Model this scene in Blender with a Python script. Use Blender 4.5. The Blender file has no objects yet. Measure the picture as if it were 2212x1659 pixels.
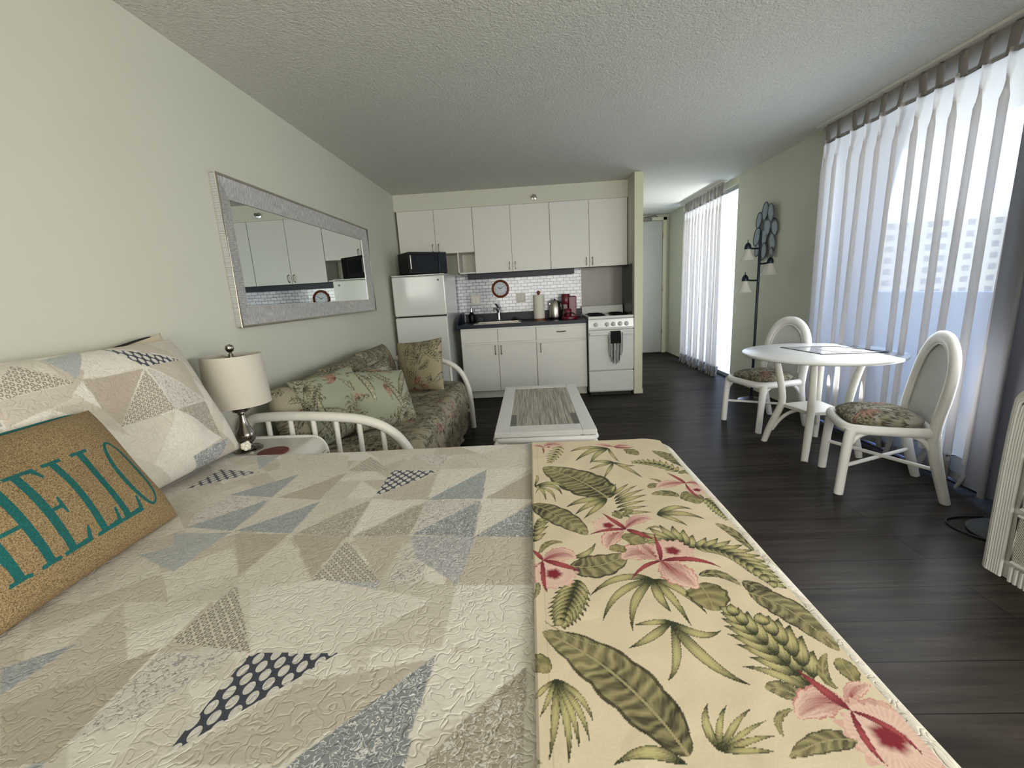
"""Studio apartment: bed, sofa, kitchenette, dining corner."""
import bpy, math, random
import numpy as np
from mathutils import Vector, Matrix
random.seed(7)
S = bpy.context.scene
COL = S.collection
PI = math.pi

WORLD = 5.6; REAR = 165; SIDE = 74; LIV = 14; HALL = 13; SHEERT = 0.33
WALLC = (202, 203, 187); CEILC = (218, 218, 210)
# ---------------------------------------------------------------- camera, world, lights, exposure
def look(o, F, U):
    F = Vector(F).normalized(); U = Vector(U); R = F.cross(U).normalized(); U = R.cross(F)
    m = Matrix((R, U, -F)).transposed()
    o.rotation_euler = m.to_euler()
cd = bpy.data.cameras.new('camera'); cam = bpy.data.objects.new('camera', cd); COL.objects.link(cam)
cam.location = (1.5294, 0.0, 1.2384)
look(cam, (-0.04808246, 0.97747349, -0.20550828), (0.04622932, 0.20770355, 0.97709881))
cd.sensor_fit = 'HORIZONTAL'; cd.sensor_width = 36.0; cd.lens = 947.13 / 2212 * 36.0
cd.clip_start = 0.02; cd.clip_end = 300
S.camera = cam
S.view_settings.view_transform = 'Standard'; S.view_settings.look = 'None'
S.view_settings.gamma = 1.0; S.view_settings.use_curve_mapping = False
S.view_settings.exposure = 0.32
S.cycles.use_denoising = True
S.cycles.max_bounces = 7; S.cycles.diffuse_bounces = 4; S.cycles.glossy_bounces = 4
S.cycles.transmission_bounces = 6; S.cycles.transparent_max_bounces = 10
S.cycles.caustics_reflective = False; S.cycles.caustics_refractive = False
S.cycles.sample_clamp_indirect = 6.0

w = bpy.data.worlds.new('sky'); S.world = w; w.use_nodes = True
nt = w.node_tree; nt.nodes.clear()
wo = nt.nodes.new('ShaderNodeOutputWorld'); bg = nt.nodes.new('ShaderNodeBackground')
tc = nt.nodes.new('ShaderNodeTexCoord'); sp = nt.nodes.new('ShaderNodeSeparateXYZ'); cr = nt.nodes.new('ShaderNodeValToRGB')
nt.links.new(tc.outputs['Generated'], sp.inputs[0]); nt.links.new(sp.outputs['Z'], cr.inputs[0])
cr.color_ramp.elements[0].position = 0.0; cr.color_ramp.elements[0].color = (0.72, 0.82, 1.0, 1)
cr.color_ramp.elements[1].position = 0.6; cr.color_ramp.elements[1].color = (0.40, 0.58, 1.0, 1)
nt.links.new(cr.outputs[0], bg.inputs[0]); bg.inputs[1].default_value = WORLD
nt.links.new(bg.outputs[0], wo.inputs[0])

def light(name, kind, loc, direc, energy, color, size=None):
    l = bpy.data.lights.new(name, kind); l.energy = energy; l.color = color
    o = bpy.data.objects.new(name, l); COL.objects.link(o); o.location = loc
    o.rotation_euler = Vector(direc).to_track_quat('-Z', 'Y').to_euler()
    if kind == 'AREA': l.shape = 'RECTANGLE'; l.size, l.size_y = size
    if kind == 'SUN': l.angle = 0.01
    return o
light('sun', 'SUN', (0, 0, 20), (0.55, 0.55, -0.65), 3.2, (1.0, 0.93, 0.80))
# unseen fill lights added to brighten the room: behind the camera, and toward the bed
light('fill_light_rear', 'AREA', (2.0, -4.5, 1.35), (0.03, 1, 0.06), REAR, (1.0, 0.97, 0.92), (3.4, 2.0))
light('fill_light_side', 'AREA', (3.86, -0.45, 1.30), (-1, 0.28, -0.50), SIDE, (1.0, 0.98, 0.94), (1.8, 0.9))
light('daylight_living_window', 'AREA', (3.80, 2.9, 0.95), (-1.0, 0.10, -0.10), LIV, (0.94, 0.97, 1.0), (1.5, 1.2))

light('daylight_hall_window', 'AREA', (3.82, 6.45, 1.4), (-1, 0, 0), HALL, (0.95, 0.97, 1.0), (1.2, 2.0))

# ---------------------------------------------------------------- materials
def lin(c):
    return tuple(((v / 255) / 12.92 if v / 255 <= 0.04045 else ((v / 255 + 0.055) / 1.055) ** 2.4) for v in c)
def newmat(name):
    m = bpy.data.materials.new(name); m.use_nodes = True
    return m, m.node_tree, m.node_tree.nodes['Principled BSDF']
def nd(t, kind, **kw):
    n = t.nodes.new(kind)
    for k, v in kw.items():
        if k.startswith('i_'):
            n.inputs[int(k[2:]) if k[2:].isdigit() else k[2:].replace('_', ' ')].default_value = v
        else: setattr(n, k, v)
    return n
def mathn(t, op, a, b=None, clamp=False):
    n = t.nodes.new('ShaderNodeMath'); n.operation = op; n.use_clamp = clamp
    for i, v in enumerate((a, b)):
        if v is None: continue
        if isinstance(v, (int, float)): n.inputs[i].default_value = v
        else: t.links.new(v, n.inputs[i])
    return n.outputs[0]
def mixc(t, f, a, b, mode='MIX'):
    n = t.nodes.new('ShaderNodeMix'); n.data_type = 'RGBA'; n.blend_type = mode
    if isinstance(f, (int, float)): n.inputs[0].default_value = f
    else: t.links.new(f, n.inputs[0])
    for i, v in ((6, a), (7, b)):
        if isinstance(v, tuple): n.inputs[i].default_value = v if len(v) == 4 else v + (1,)
        else: t.links.new(v, n.inputs[i])
    return n.outputs[2]
def coords(t, kind='Object'):
    return t.nodes.new('ShaderNodeTexCoord').outputs[kind]
def ramp(t, v, p0, p1):
    n = t.nodes.new('ShaderNodeMapRange'); n.inputs[1].default_value = p0; n.inputs[2].default_value = p1
    t.links.new(v, n.inputs[0]); return n.outputs[0]
def mapping(t, v, scale=(1, 1, 1), rot=(0, 0, 0)):
    n = t.nodes.new('ShaderNodeMapping'); n.inputs['Scale'].default_value = scale; n.inputs['Rotation'].default_value = rot
    t.links.new(v, n.inputs[0]); return n.outputs[0]
def bump(t, b, h, strength=0.3, dist=0.002):
    n = t.nodes.new('ShaderNodeBump'); n.inputs['Strength'].default_value = strength; n.inputs['Distance'].default_value = dist
    t.links.new(h, n.inputs['Height']); t.links.new(n.outputs[0], b.inputs['Normal']); return n
def noise(t, v, scale, detail=2, rough=0.5, dist=0.0):
    n = nd(t, 'ShaderNodeTexNoise'); n.inputs['Scale'].default_value = scale; n.inputs['Detail'].default_value = detail
    n.inputs['Roughness'].default_value = rough; n.inputs['Distortion'].default_value = dist
    t.links.new(v, n.inputs['Vector']); return n.outputs[0]

def simple(name, c, rough=0.5, metal=0.0, var=0.06, nscale=8.0, bmp=0.0, bscale=60.0, bdist=0.002, spec=0.5, stretch=(1, 1, 1), trans=0.0):
    m, t, b = newmat(name); col = lin(c)
    v = mapping(t, coords(t), stretch)
    n = noise(t, v, nscale, 3)
    dark = tuple(x * (1 - var) for x in col); lite = tuple(min(1, x * (1 + var)) for x in col)
    t.links.new(mixc(t, n, dark, lite), b.inputs['Base Color'])
    b.inputs['Roughness'].default_value = rough; b.inputs['Metallic'].default_value = metal
    b.inputs['Specular IOR Level'].default_value = spec
    if trans: b.inputs['Transmission Weight'].default_value = trans
    if bmp: bump(t, b, noise(t, v, bscale, 4), bmp, bdist)
    return m
M = {}
M['wall'] = simple('green_cream_wall_paint', WALLC, 0.7, var=0.03, nscale=3, bmp=0.12, bscale=120, bdist=0.001)
M['trim'] = simple('cream_trim_paint', (206, 205, 178), 0.5, var=0.02)
M['white'] = simple('white_laminate', (214, 213, 205), 0.38, var=0.02)
M['whitedark'] = simple('cabinet_interior', (205, 204, 190), 0.6, var=0.03)
M['appl'] = simple('white_enamel', (212, 215, 210), 0.16, var=0.015)
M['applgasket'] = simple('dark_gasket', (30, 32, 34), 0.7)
M['doorw'] = simple('hall_door_paint', (176, 178, 170), 0.5, var=0.02)
M['black'] = simple('black_plastic', (4, 4, 5), 0.4, var=0.1, spec=.2)
M['blackglass'] = simple('black_glass', (12, 16, 16), 0.12, var=0.1, spec=.15)
M['navy'] = simple('navy_laminate', (13, 25, 40), 0.35, var=0.12, nscale=180, spec=.22)
M['steel'] = simple('brushed_steel', (176, 172, 162), 0.3, 1.0, var=0.1, nscale=6, stretch=(40, 40, 1))
M['steelpanel'] = simple('stainless_wall_panel', (74, 73, 70), 0.34, 1.0, var=0.22, nscale=3, stretch=(1, 1, .5))
M['chrome'] = simple('chrome', (220, 220, 220), 0.08, 1.0)
M['nickel'] = simple('brushed_nickel', (140, 134, 126), 0.22, 1.0, var=0.08)
M['brass'] = simple('aged_pull_metal', (150, 135, 110), 0.3, 1.0)
M['red'] = simple('dark_red_plastic', (96, 10, 28), 0.3, var=0.1)
M['redwood'] = simple('red_brown_coaster', (112, 44, 34), 0.5, var=0.2, nscale=30)
M['paper'] = simple('paper_towel', (222, 217, 200), 0.9, bmp=0.3, bscale=150)
M['wood'] = simple('clock_wood', (112, 54, 22), 0.35, var=0.3, nscale=40)
M['plate'] = simple('ivory_switch_plate', (206, 202, 186), 0.4, var=0.02)
M['rattan'] = simple('whitewashed_rattan', (232, 231, 227), 0.42, var=0.07, nscale=30, bmp=0.35, bscale=90, stretch=(1, 1, .12))
M['whitepaint'] = simple('white_painted_tubes', (216, 214, 204), 0.35, var=0.04, nscale=25)
M['tabletop'] = simple('white_lacquer', (216, 216, 213), 0.30, var=0.01, spec=.35)
M['cordblack'] = simple('black_cord', (12, 13, 15), 0.5)
M['polegreen'] = simple('dark_blue_metal', (24, 34, 48), 0.35, 0.4)
M['greybase'] = simple('grey_lamp_base', (66, 69, 74), 0.7, spec=.2)
M['shadeglass'] = simple('frosted_bell_glass', (205, 203, 196), 0.35, var=0.03)
M['alu'] = simple('aluminium_frame', (190, 192, 190), 0.35, 0.8)
M['concrete'] = simple('balcony_paint', (226, 214, 190), 0.8, var=0.04)
M['parapet'] = simple('balcony_parapet_paint', (180, 196, 245), 0.8, var=0.03)
M['pipe_teal'] = simple('teal_piping', (16, 92, 88), 0.8, bmp=0.3, bscale=300)
M['pipe_black'] = simple('black_piping', (22, 22, 24), 0.7)
M['matt'] = simple('mattress_ticking', (200, 196, 188), 0.8)
M['pillowback'] = simple('beige_pillow_cotton', (196, 182, 158), 0.85, bmp=0.3, bscale=200)
M['lampwire'] = simple('linen_shade', (196, 190, 176), 0.85, var=0.05, nscale=60, bmp=0.4, bscale=300, stretch=(1, 1, 6))
M['shadein'] = simple('shade_lining', (120, 120, 116), 0.8)
M['capiz'] = simple('blue_grey_shell', (128, 140, 152), 0.35, 0.1, var=0.3, nscale=40)
M['capizrim'] = simple('dark_shell_rim', (78, 86, 96), 0.4, 0.3)
M['towelblk'] = simple('black_terry', (8, 8, 10), 0.95, bmp=0.5, bscale=200)
M['whitegrey'] = simple('white_knob_plastic', (190, 190, 184), 0.35)
M['capizface'] = simple('clock_dial', (178, 190, 194), 0.3, var=0.15, nscale=30)

def mat_ceiling():
    m, t, b = newmat('popcorn_ceiling'); v = coords(t)
    b.inputs['Base Color'].default_value = lin(CEILC) + (1,); b.inputs['Roughness'].default_value = 0.95
    n1 = noise(t, v, 100, 3, 0.6); n2 = noise(t, v, 50, 2, 0.5)
    h = mathn(t, 'ADD', n1, mathn(t, 'MULTIPLY', n2, 0.6))
    bump(t, b, h, 0.8, 0.008)
    t.links.new(mixc(t, ramp(t, n1, .3, .7), tuple(x * .86 for x in lin(CEILC)), lin(CEILC)), b.inputs['Base Color'])
    return m
M['ceiling'] = mat_ceiling()

def mat_floor():
    m, t, b = newmat('dark_vinyl_planks'); v = coords(t)
    br = nd(t, 'ShaderNodeTexBrick', offset=0.37, offset_frequency=2)
    br.inputs['Scale'].default_value = 1.0; br.inputs['Mortar Size'].default_value = 0.0022
    br.inputs['Brick Width'].default_value = 1.22; br.inputs['Row Height'].default_value = 0.178
    br.inputs['Color1'].default_value = (0, 0, 0, 1); br.inputs['Color2'].default_value = (1, 1, 1, 1); br.inputs['Mortar'].default_value = (.5, .5, .5, 1)
    t.links.new(v, br.inputs['Vector'])
    g1 = noise(t, mapping(t, v, (1.6, 26, 1)), 1.0, 6, 0.65, 0.4)
    g2 = noise(t, mapping(t, v, (2.2, 7, 1)), 1.0, 3, 0.5, 0.5)
    c = mixc(t, ramp(t, g1, .32, .7), lin((30, 28, 26)), lin((66, 61, 55)))
    c = mixc(t, mathn(t, 'MULTIPLY', ramp(t, g2, .45, .7), .5), c, lin((27, 24, 22)))
    c = mixc(t, mathn(t, 'MULTIPLY', br.outputs['Color'], .25), c, lin((84, 78, 72)))
    c = mixc(t, br.outputs['Fac'], c, lin((28, 26, 25)))
    t.links.new(c, b.inputs['Base Color'])
    t.links.new(mathn(t, 'ADD', mathn(t, 'MULTIPLY', g1, .16), .26), b.inputs['Roughness'])
    b.inputs['Specular IOR Level'].default_value = 0.0
    bn = bump(t, b, mathn(t, 'SUBTRACT', mathn(t, 'MULTIPLY', g1, .5), br.outputs['Fac']), 0.25, 0.0012)
    gl = nd(t, 'ShaderNodeBsdfGlossy'); gl.inputs['Roughness'].default_value = 0.32; t.links.new(bn.outputs[0], gl.inputs['Normal'])
    fr = nd(t, 'ShaderNodeFresnel'); fr.inputs[0].default_value = 1.3
    mx = nd(t, 'ShaderNodeMixShader'); t.links.new(mathn(t, 'MINIMUM', fr.outputs[0], 0.036), mx.inputs[0])
    t.links.new(b.outputs[0], mx.inputs[1]); t.links.new(gl.outputs[0], mx.inputs[2]); t.links.new(mx.outputs[0], t.nodes['Material Output'].inputs[0])
    return m
M['floor'] = mat_floor()

def mat_tile():
    m, t, b = newmat('white_subway_tile'); v = coords(t)
    s = nd(t, 'ShaderNodeSeparateXYZ'); t.links.new(v, s.inputs[0])
    cx = nd(t, 'ShaderNodeCombineXYZ'); t.links.new(s.outputs[0], cx.inputs[0]); t.links.new(s.outputs[2], cx.inputs[1])
    br = nd(t, 'ShaderNodeTexBrick', offset=0.5)
    br.inputs['Scale'].default_value = 1.0; br.inputs['Mortar Size'].default_value = 0.0026; br.inputs['Mortar Smooth'].default_value = 0.2
    br.inputs['Brick Width'].default_value = 0.082; br.inputs['Row Height'].default_value = 0.0405
    br.inputs['Color1'].default_value = lin((186, 188, 196)) + (1,); br.inputs['Color2'].default_value = lin((214, 215, 220)) + (1,)
    br.inputs['Mortar'].default_value = lin((58, 62, 72)) + (1,)
    t.links.new(cx.outputs[0], br.inputs['Vector']); t.links.new(br.outputs['Color'], b.inputs['Base Color'])
    b.inputs['Roughness'].default_value = 0.12
    h = mathn(t, 'SUBTRACT', mathn(t, 'MULTIPLY', noise(t, v, 22, 1), 0.6), br.outputs['Fac'])
    bump(t, b, h, 0.5, 0.002)
    return m
M['tile'] = mat_tile()

def mat_curtain(name, c, tr, tl):
    m, t, b = newmat(name); t.nodes.remove(b); out = t.nodes['Material Output']
    v = coords(t, 'Object')
    weave = noise(t, mapping(t, v, (60, 60, 420)), 1.0, 2)
    dif = nd(t, 'ShaderNodeBsdfDiffuse'); trl = nd(t, 'ShaderNodeBsdfTranslucent'); trp = nd(t, 'ShaderNodeBsdfTransparent')
    colr = mixc(t, weave, tuple(x * .88 for x in lin(c)), lin(c))
    t.links.new(colr, dif.inputs[0]); t.links.new(colr, trl.inputs[0])
    m1 = nd(t, 'ShaderNodeMixShader'); m1.inputs[0].default_value = tl
    t.links.new(dif.outputs[0], m1.inputs[1]); t.links.new(trl.outputs[0], m1.inputs[2])
    lw = nd(t, 'ShaderNodeLayerWeight'); lw.inputs[0].default_value = 0.5
    f = mathn(t, 'MULTIPLY', mathn(t, 'SUBTRACT', 1.0, mathn(t, 'MULTIPLY', lw.outputs['Facing'], 0.8)), tr)
    f = mathn(t, 'MULTIPLY', f, mathn(t, 'ADD', mathn(t, 'MULTIPLY', weave, .5), .75), True)
    m2 = nd(t, 'ShaderNodeMixShader'); t.links.new(f, m2.inputs[0])
    t.links.new(m1.outputs[0], m2.inputs[1]); t.links.new(trp.outputs[0], m2.inputs[2])
    t.links.new(m2.outputs[0], out.inputs[0]); return m
M['sheer'] = mat_curtain('sheer_curtain', (230, 223, 216), SHEERT, 0.55)
M['heading'] = mat_curtain('curtain_heading_tape', (178, 172, 164), 0.06, 0.35)
M['drape'] = mat_curtain('grey_blackout_drape', (150, 149, 155), 0.0, 0.12)

def mat_glass():
    m, t, b = newmat('window_glass'); t.nodes.remove(b); out = t.nodes['Material Output']
    tr = nd(t, 'ShaderNodeBsdfTransparent'); tr.inputs[0].default_value = (.93, .96, .96, 1)
    gl = nd(t, 'ShaderNodeBsdfGlossy'); gl.inputs['Roughness'].default_value = 0.02
    fr = nd(t, 'ShaderNodeFresnel'); fr.inputs[0].default_value = 1.25
    mx = nd(t, 'ShaderNodeMixShader'); t.links.new(fr.outputs[0], mx.inputs[0]); t.links.new(tr.outputs[0], mx.inputs[1]); t.links.new(gl.outputs[0], mx.inputs[2])
    t.links.new(mx.outputs[0], out.inputs[0]); return m
M['glass'] = mat_glass()
def mat_mirror():
    m, t, b = newmat('mirror_glass'); b.inputs['Metallic'].default_value = 1; b.inputs['Roughness'].default_value = 0.0
    b.inputs['Base Color'].default_value = (.80, .86, .84, 1); return m
M['mirror'] = mat_mirror()
def mat_frame():
    m, t, b = newmat('brushed_silver_frame'); v = coords(t, 'UV')
    n = noise(t, mapping(t, v, (3, 220, 1)), 1.0, 5, 0.7)
    n2 = noise(t, mapping(t, v, (1, 60, 1)), 1.0, 2)
    t.links.new(mixc(t, ramp(t, n, .35, .68), lin((140, 139, 140)), lin((232, 230, 227))), b.inputs['Base Color'])
    b.inputs['Metallic'].default_value = 0.35; b.inputs['Roughness'].default_value = 0.35
    bump(t, b, mathn(t, 'ADD', n, n2), 0.4, 0.001); return m
M['frame'] = mat_frame()

def mat_quilt():
    m, t, b = newmat('patchwork_quilt'); v = coords(t)
    at = nd(t, 'ShaderNodeAttribute', attribute_name='col'); pa = nd(t, 'ShaderNodeAttribute', attribute_name='pat'); pb = nd(t, 'ShaderNodeAttribute', attribute_name='pat2')
    s = nd(t, 'ShaderNodeSeparateColor'); t.links.new(pa.outputs['Color'], s.inputs[0])
    s2 = nd(t, 'ShaderNodeSeparateColor'); t.links.new(pb.outputs['Color'], s2.inputs[0])
    c = at.outputs['Color']
    # plain calico tone
    c = mixc(t, mathn(t, 'MULTIPLY', ramp(t, noise(t, v, 40, 3), .35, .65), .10), c, lin((150, 140, 124)))
    def vor(scale, feat, rnd, st):
        n = nd(t, 'ShaderNodeTexVoronoi', feature=feat); n.voronoi_dimensions = '2D'
        n.inputs['Scale'].default_value = scale; n.inputs['Randomness'].default_value = rnd
        t.links.new(mapping(t, v, st, (0, 0, 0.6)), n.inputs['Vector']); return n.outputs['Distance']
    net = vor(52, 'F1', .0, (1.0, .66, 1)); k = mathn(t, 'GREATER_THAN', net, .40)
    c = mixc(t, mathn(t, 'MULTIPLY', k, mathn(t, 'GREATER_THAN', s.outputs[0], .5)), c, lin((42, 48, 62)))
    net = vor(92, 'F1', .15, (1.0, .68, 1)); k = mathn(t, 'MULTIPLY', mathn(t, 'LESS_THAN', net, .42), mathn(t, 'GREATER_THAN', net, .20))
    c = mixc(t, mathn(t, 'MULTIPLY', mathn(t, 'MULTIPLY', k, .8), mathn(t, 'GREATER_THAN', s.outputs[1], .5)), c, lin((112, 102, 88)))
    nn = noise(t, v, 95, 1, .5, 1.2); k = mathn(t, 'LESS_THAN', mathn(t, 'ABSOLUTE', mathn(t, 'SUBTRACT', nn, .5)), .035)
    c = mixc(t, mathn(t, 'MULTIPLY', mathn(t, 'MULTIPLY', k, .75), s.outputs[2]), c, lin((222, 220, 214)))
    k2 = mathn(t, 'MULTIPLY', mathn(t, 'GREATER_THAN', noise(t, v, 130, 2, .5, 1.5), .58), s2.outputs[0])
    c = mixc(t, mathn(t, 'MULTIPLY', k2, .7), c, lin((118, 116, 118)))
    t.links.new(c, b.inputs['Base Color']); b.inputs['Roughness'].default_value = 0.85
    b.inputs['Sheen Weight'].default_value = 0.15
    st = noise(t, v, 44, .6, .5, 1.0); st.node.inputs['Detail'].default_value = 0.6
    g = mathn(t, 'MINIMUM', mathn(t, 'MULTIPLY', mathn(t, 'ABSOLUTE', mathn(t, 'SUBTRACT', st, .5)), 14), 1.0)
    g2 = noise(t, mapping(t, v, (1, 1.6, 1)), 48, 3, .6, .8)
    bump(t, b, mathn(t, 'ADD', mathn(t, 'POWER', g, .6), mathn(t, 'MULTIPLY', g2, .9)), 0.5, 0.0024)
    return m
M['quilt'] = mat_quilt()
def mat_attr(name, rough=0.85, bscale=260, bstr=0.25, grain=.06, bdist=.001):
    m, t, b = newmat(name); v = coords(t); at = nd(t, 'ShaderNodeAttribute', attribute_name='col')
    n = noise(t, v, bscale, 2)
    t.links.new(mixc(t, mathn(t, 'MULTIPLY', n, grain * 2), at.outputs['Color'], (0.02, 0.02, 0.015)), b.inputs['Base Color'])
    b.inputs['Roughness'].default_value = rough; bump(t, b, n, bstr, bdist); return m
M['runner'] = mat_attr('tropical_runner_cotton'); M['print'] = mat_attr('tropical_sofa_cotton', bscale=160, bstr=.3)
def mat_tweed():
    m, t, b = newmat('tan_tweed'); v = coords(t); at = nd(t, 'ShaderNodeAttribute', attribute_name='col')
    n = noise(t, v, 380, 3, .7); n2 = noise(t, v, 240, 2, .6)
    c = mixc(t, ramp(t, n, .36, .64), lin((84, 68, 42)), lin((172, 148, 106)))
    c = mixc(t, mathn(t, 'MULTIPLY', ramp(t, n2, .60, .70), .5), c, lin((150, 104, 66)))
    sa = nd(t, 'ShaderNodeSeparateColor'); t.links.new(at.outputs['Color'], sa.inputs[0])
    teal = mixc(t, ramp(t, n, .3, .7), lin((4, 66, 66)), lin((20, 108, 102)))
    c = mixc(t, mathn(t, 'GREATER_THAN', sa.outputs[0], .5), c, teal)
    t.links.new(c, b.inputs['Base Color']); b.inputs['Roughness'].default_value = 0.95
    bump(t, b, n, 0.8, 0.002); return m
M['tweed'] = mat_tweed()
def mat_weave():
    m, t, b = newmat('woven_reed_mat'); v = coords(t)
    n = noise(t, mapping(t, v, (300, 3.5, 1)), 1.0, 2, .6)
    t.links.new(mixc(t, ramp(t, n, .35, .65), lin((118, 112, 100)), lin((206, 200, 184))), b.inputs['Base Color'])
    b.inputs['Roughness'].default_value = .7; bump(t, b, n, .5, .0015); return m
M['reedmat'] = mat_weave()
def mat_herring():
    m, t, b = newmat('whitewashed_herringbone'); v = coords(t); s = nd(t, 'ShaderNodeSeparateXYZ'); t.links.new(v, s.inputs[0])
    yy = mathn(t, 'PINGPONG', s.outputs[1], .12)
    k = mathn(t, 'SINE', mathn(t, 'MULTIPLY', mathn(t, 'ADD', yy, s.outputs[2]), 620))
    t.links.new(mixc(t, ramp(t, k, -1, 1), lin((176, 172, 160)), lin((222, 219, 208))), b.inputs['Base Color'])
    b.inputs['Roughness'].default_value = .5; bump(t, b, k, .5, .0015); return m
M['herring'] = mat_herring()
def mat_cane():
    m, t, b = newmat('white_cane_weave'); v = coords(t)
    ck = nd(t, 'ShaderNodeTexChecker'); ck.inputs['Scale'].default_value = 180; t.links.new(v, ck.inputs[0])
    t.links.new(mixc(t, ck.outputs[1], lin((196, 198, 198)), lin((218, 219, 217))), b.inputs['Base Color'])
    b.inputs['Roughness'].default_value = .6; bump(t, b, ck.outputs[1], .2, .001); return m
M['cane'] = mat_cane()
def mat_tower():
    m, t, b = newmat('tower_facade'); v = coords(t); s = nd(t, 'ShaderNodeSeparateXYZ'); t.links.new(v, s.inputs[0])
    hx = mathn(t, 'ADD', s.outputs[0], s.outputs[1])
    fx = mathn(t, 'FRACT', mathn(t, 'MULTIPLY', hx, .62)); fz = mathn(t, 'FRACT', mathn(t, 'MULTIPLY', s.outputs[2], .7143))
    k = mathn(t, 'MULTIPLY', mathn(t, 'GREATER_THAN', fx, .42), mathn(t, 'GREATER_THAN', fz, .48))
    t.links.new(mixc(t, k, lin((160, 148, 124)), lin((98, 90, 78))), b.inputs['Base Color']); b.inputs['Roughness'].default_value = .8
    return m
M['tower'] = mat_tower()
def mat_stripe():
    m, t, b = newmat('striped_towel'); v = coords(t); s = nd(t, 'ShaderNodeSeparateXYZ'); t.links.new(v, s.inputs[0])
    k = mathn(t, 'GREATER_THAN', mathn(t, 'FRACT', mathn(t, 'MULTIPLY', s.outputs[0], 62)), .55)
    t.links.new(mixc(t, k, lin((12, 12, 14)), lin((200, 200, 198))), b.inputs['Base Color']); b.inputs['Roughness'].default_value = .9
    return m
M['stripe'] = mat_stripe()
M['nickel2'] = simple('silver_bead', (178, 172, 158), 0.35, 0.7)
M['greystrip'] = simple('grey_inset_strip', (112, 112, 106), 0.7, bmp=.3, bscale=200)
M['seamgrey'] = simple('leaf_seam_shadow', (150, 150, 148), 0.6)
M['matgrey'] = simple('smoky_placemat', (168, 168, 172), 0.12)
M['matwhite'] = simple('white_card', (216, 217, 222), 0.25)
M['cordgrey'] = simple('dark_rim', (70, 70, 76), 0.4)
M['hemcloth'] = mat_curtain('curtain_hem', (168, 166, 164), 0.0, 0.30)

def mat_louvre():
    m, t, b = newmat('frosted_louvre_glass'); t.nodes.remove(b); out = t.nodes['Material Output']
    tr = nd(t, 'ShaderNodeBsdfTransparent'); tl = nd(t, 'ShaderNodeBsdfTranslucent'); tl.inputs[0].default_value = (.9, .95, .97, 1)
    mx = nd(t, 'ShaderNodeMixShader'); mx.inputs[0].default_value = .45; t.links.new(tr.outputs[0], mx.inputs[1]); t.links.new(tl.outputs[0], mx.inputs[2])
    t.links.new(mx.outputs[0], out.inputs[0]); return m
M['louvre'] = mat_louvre()


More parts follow.
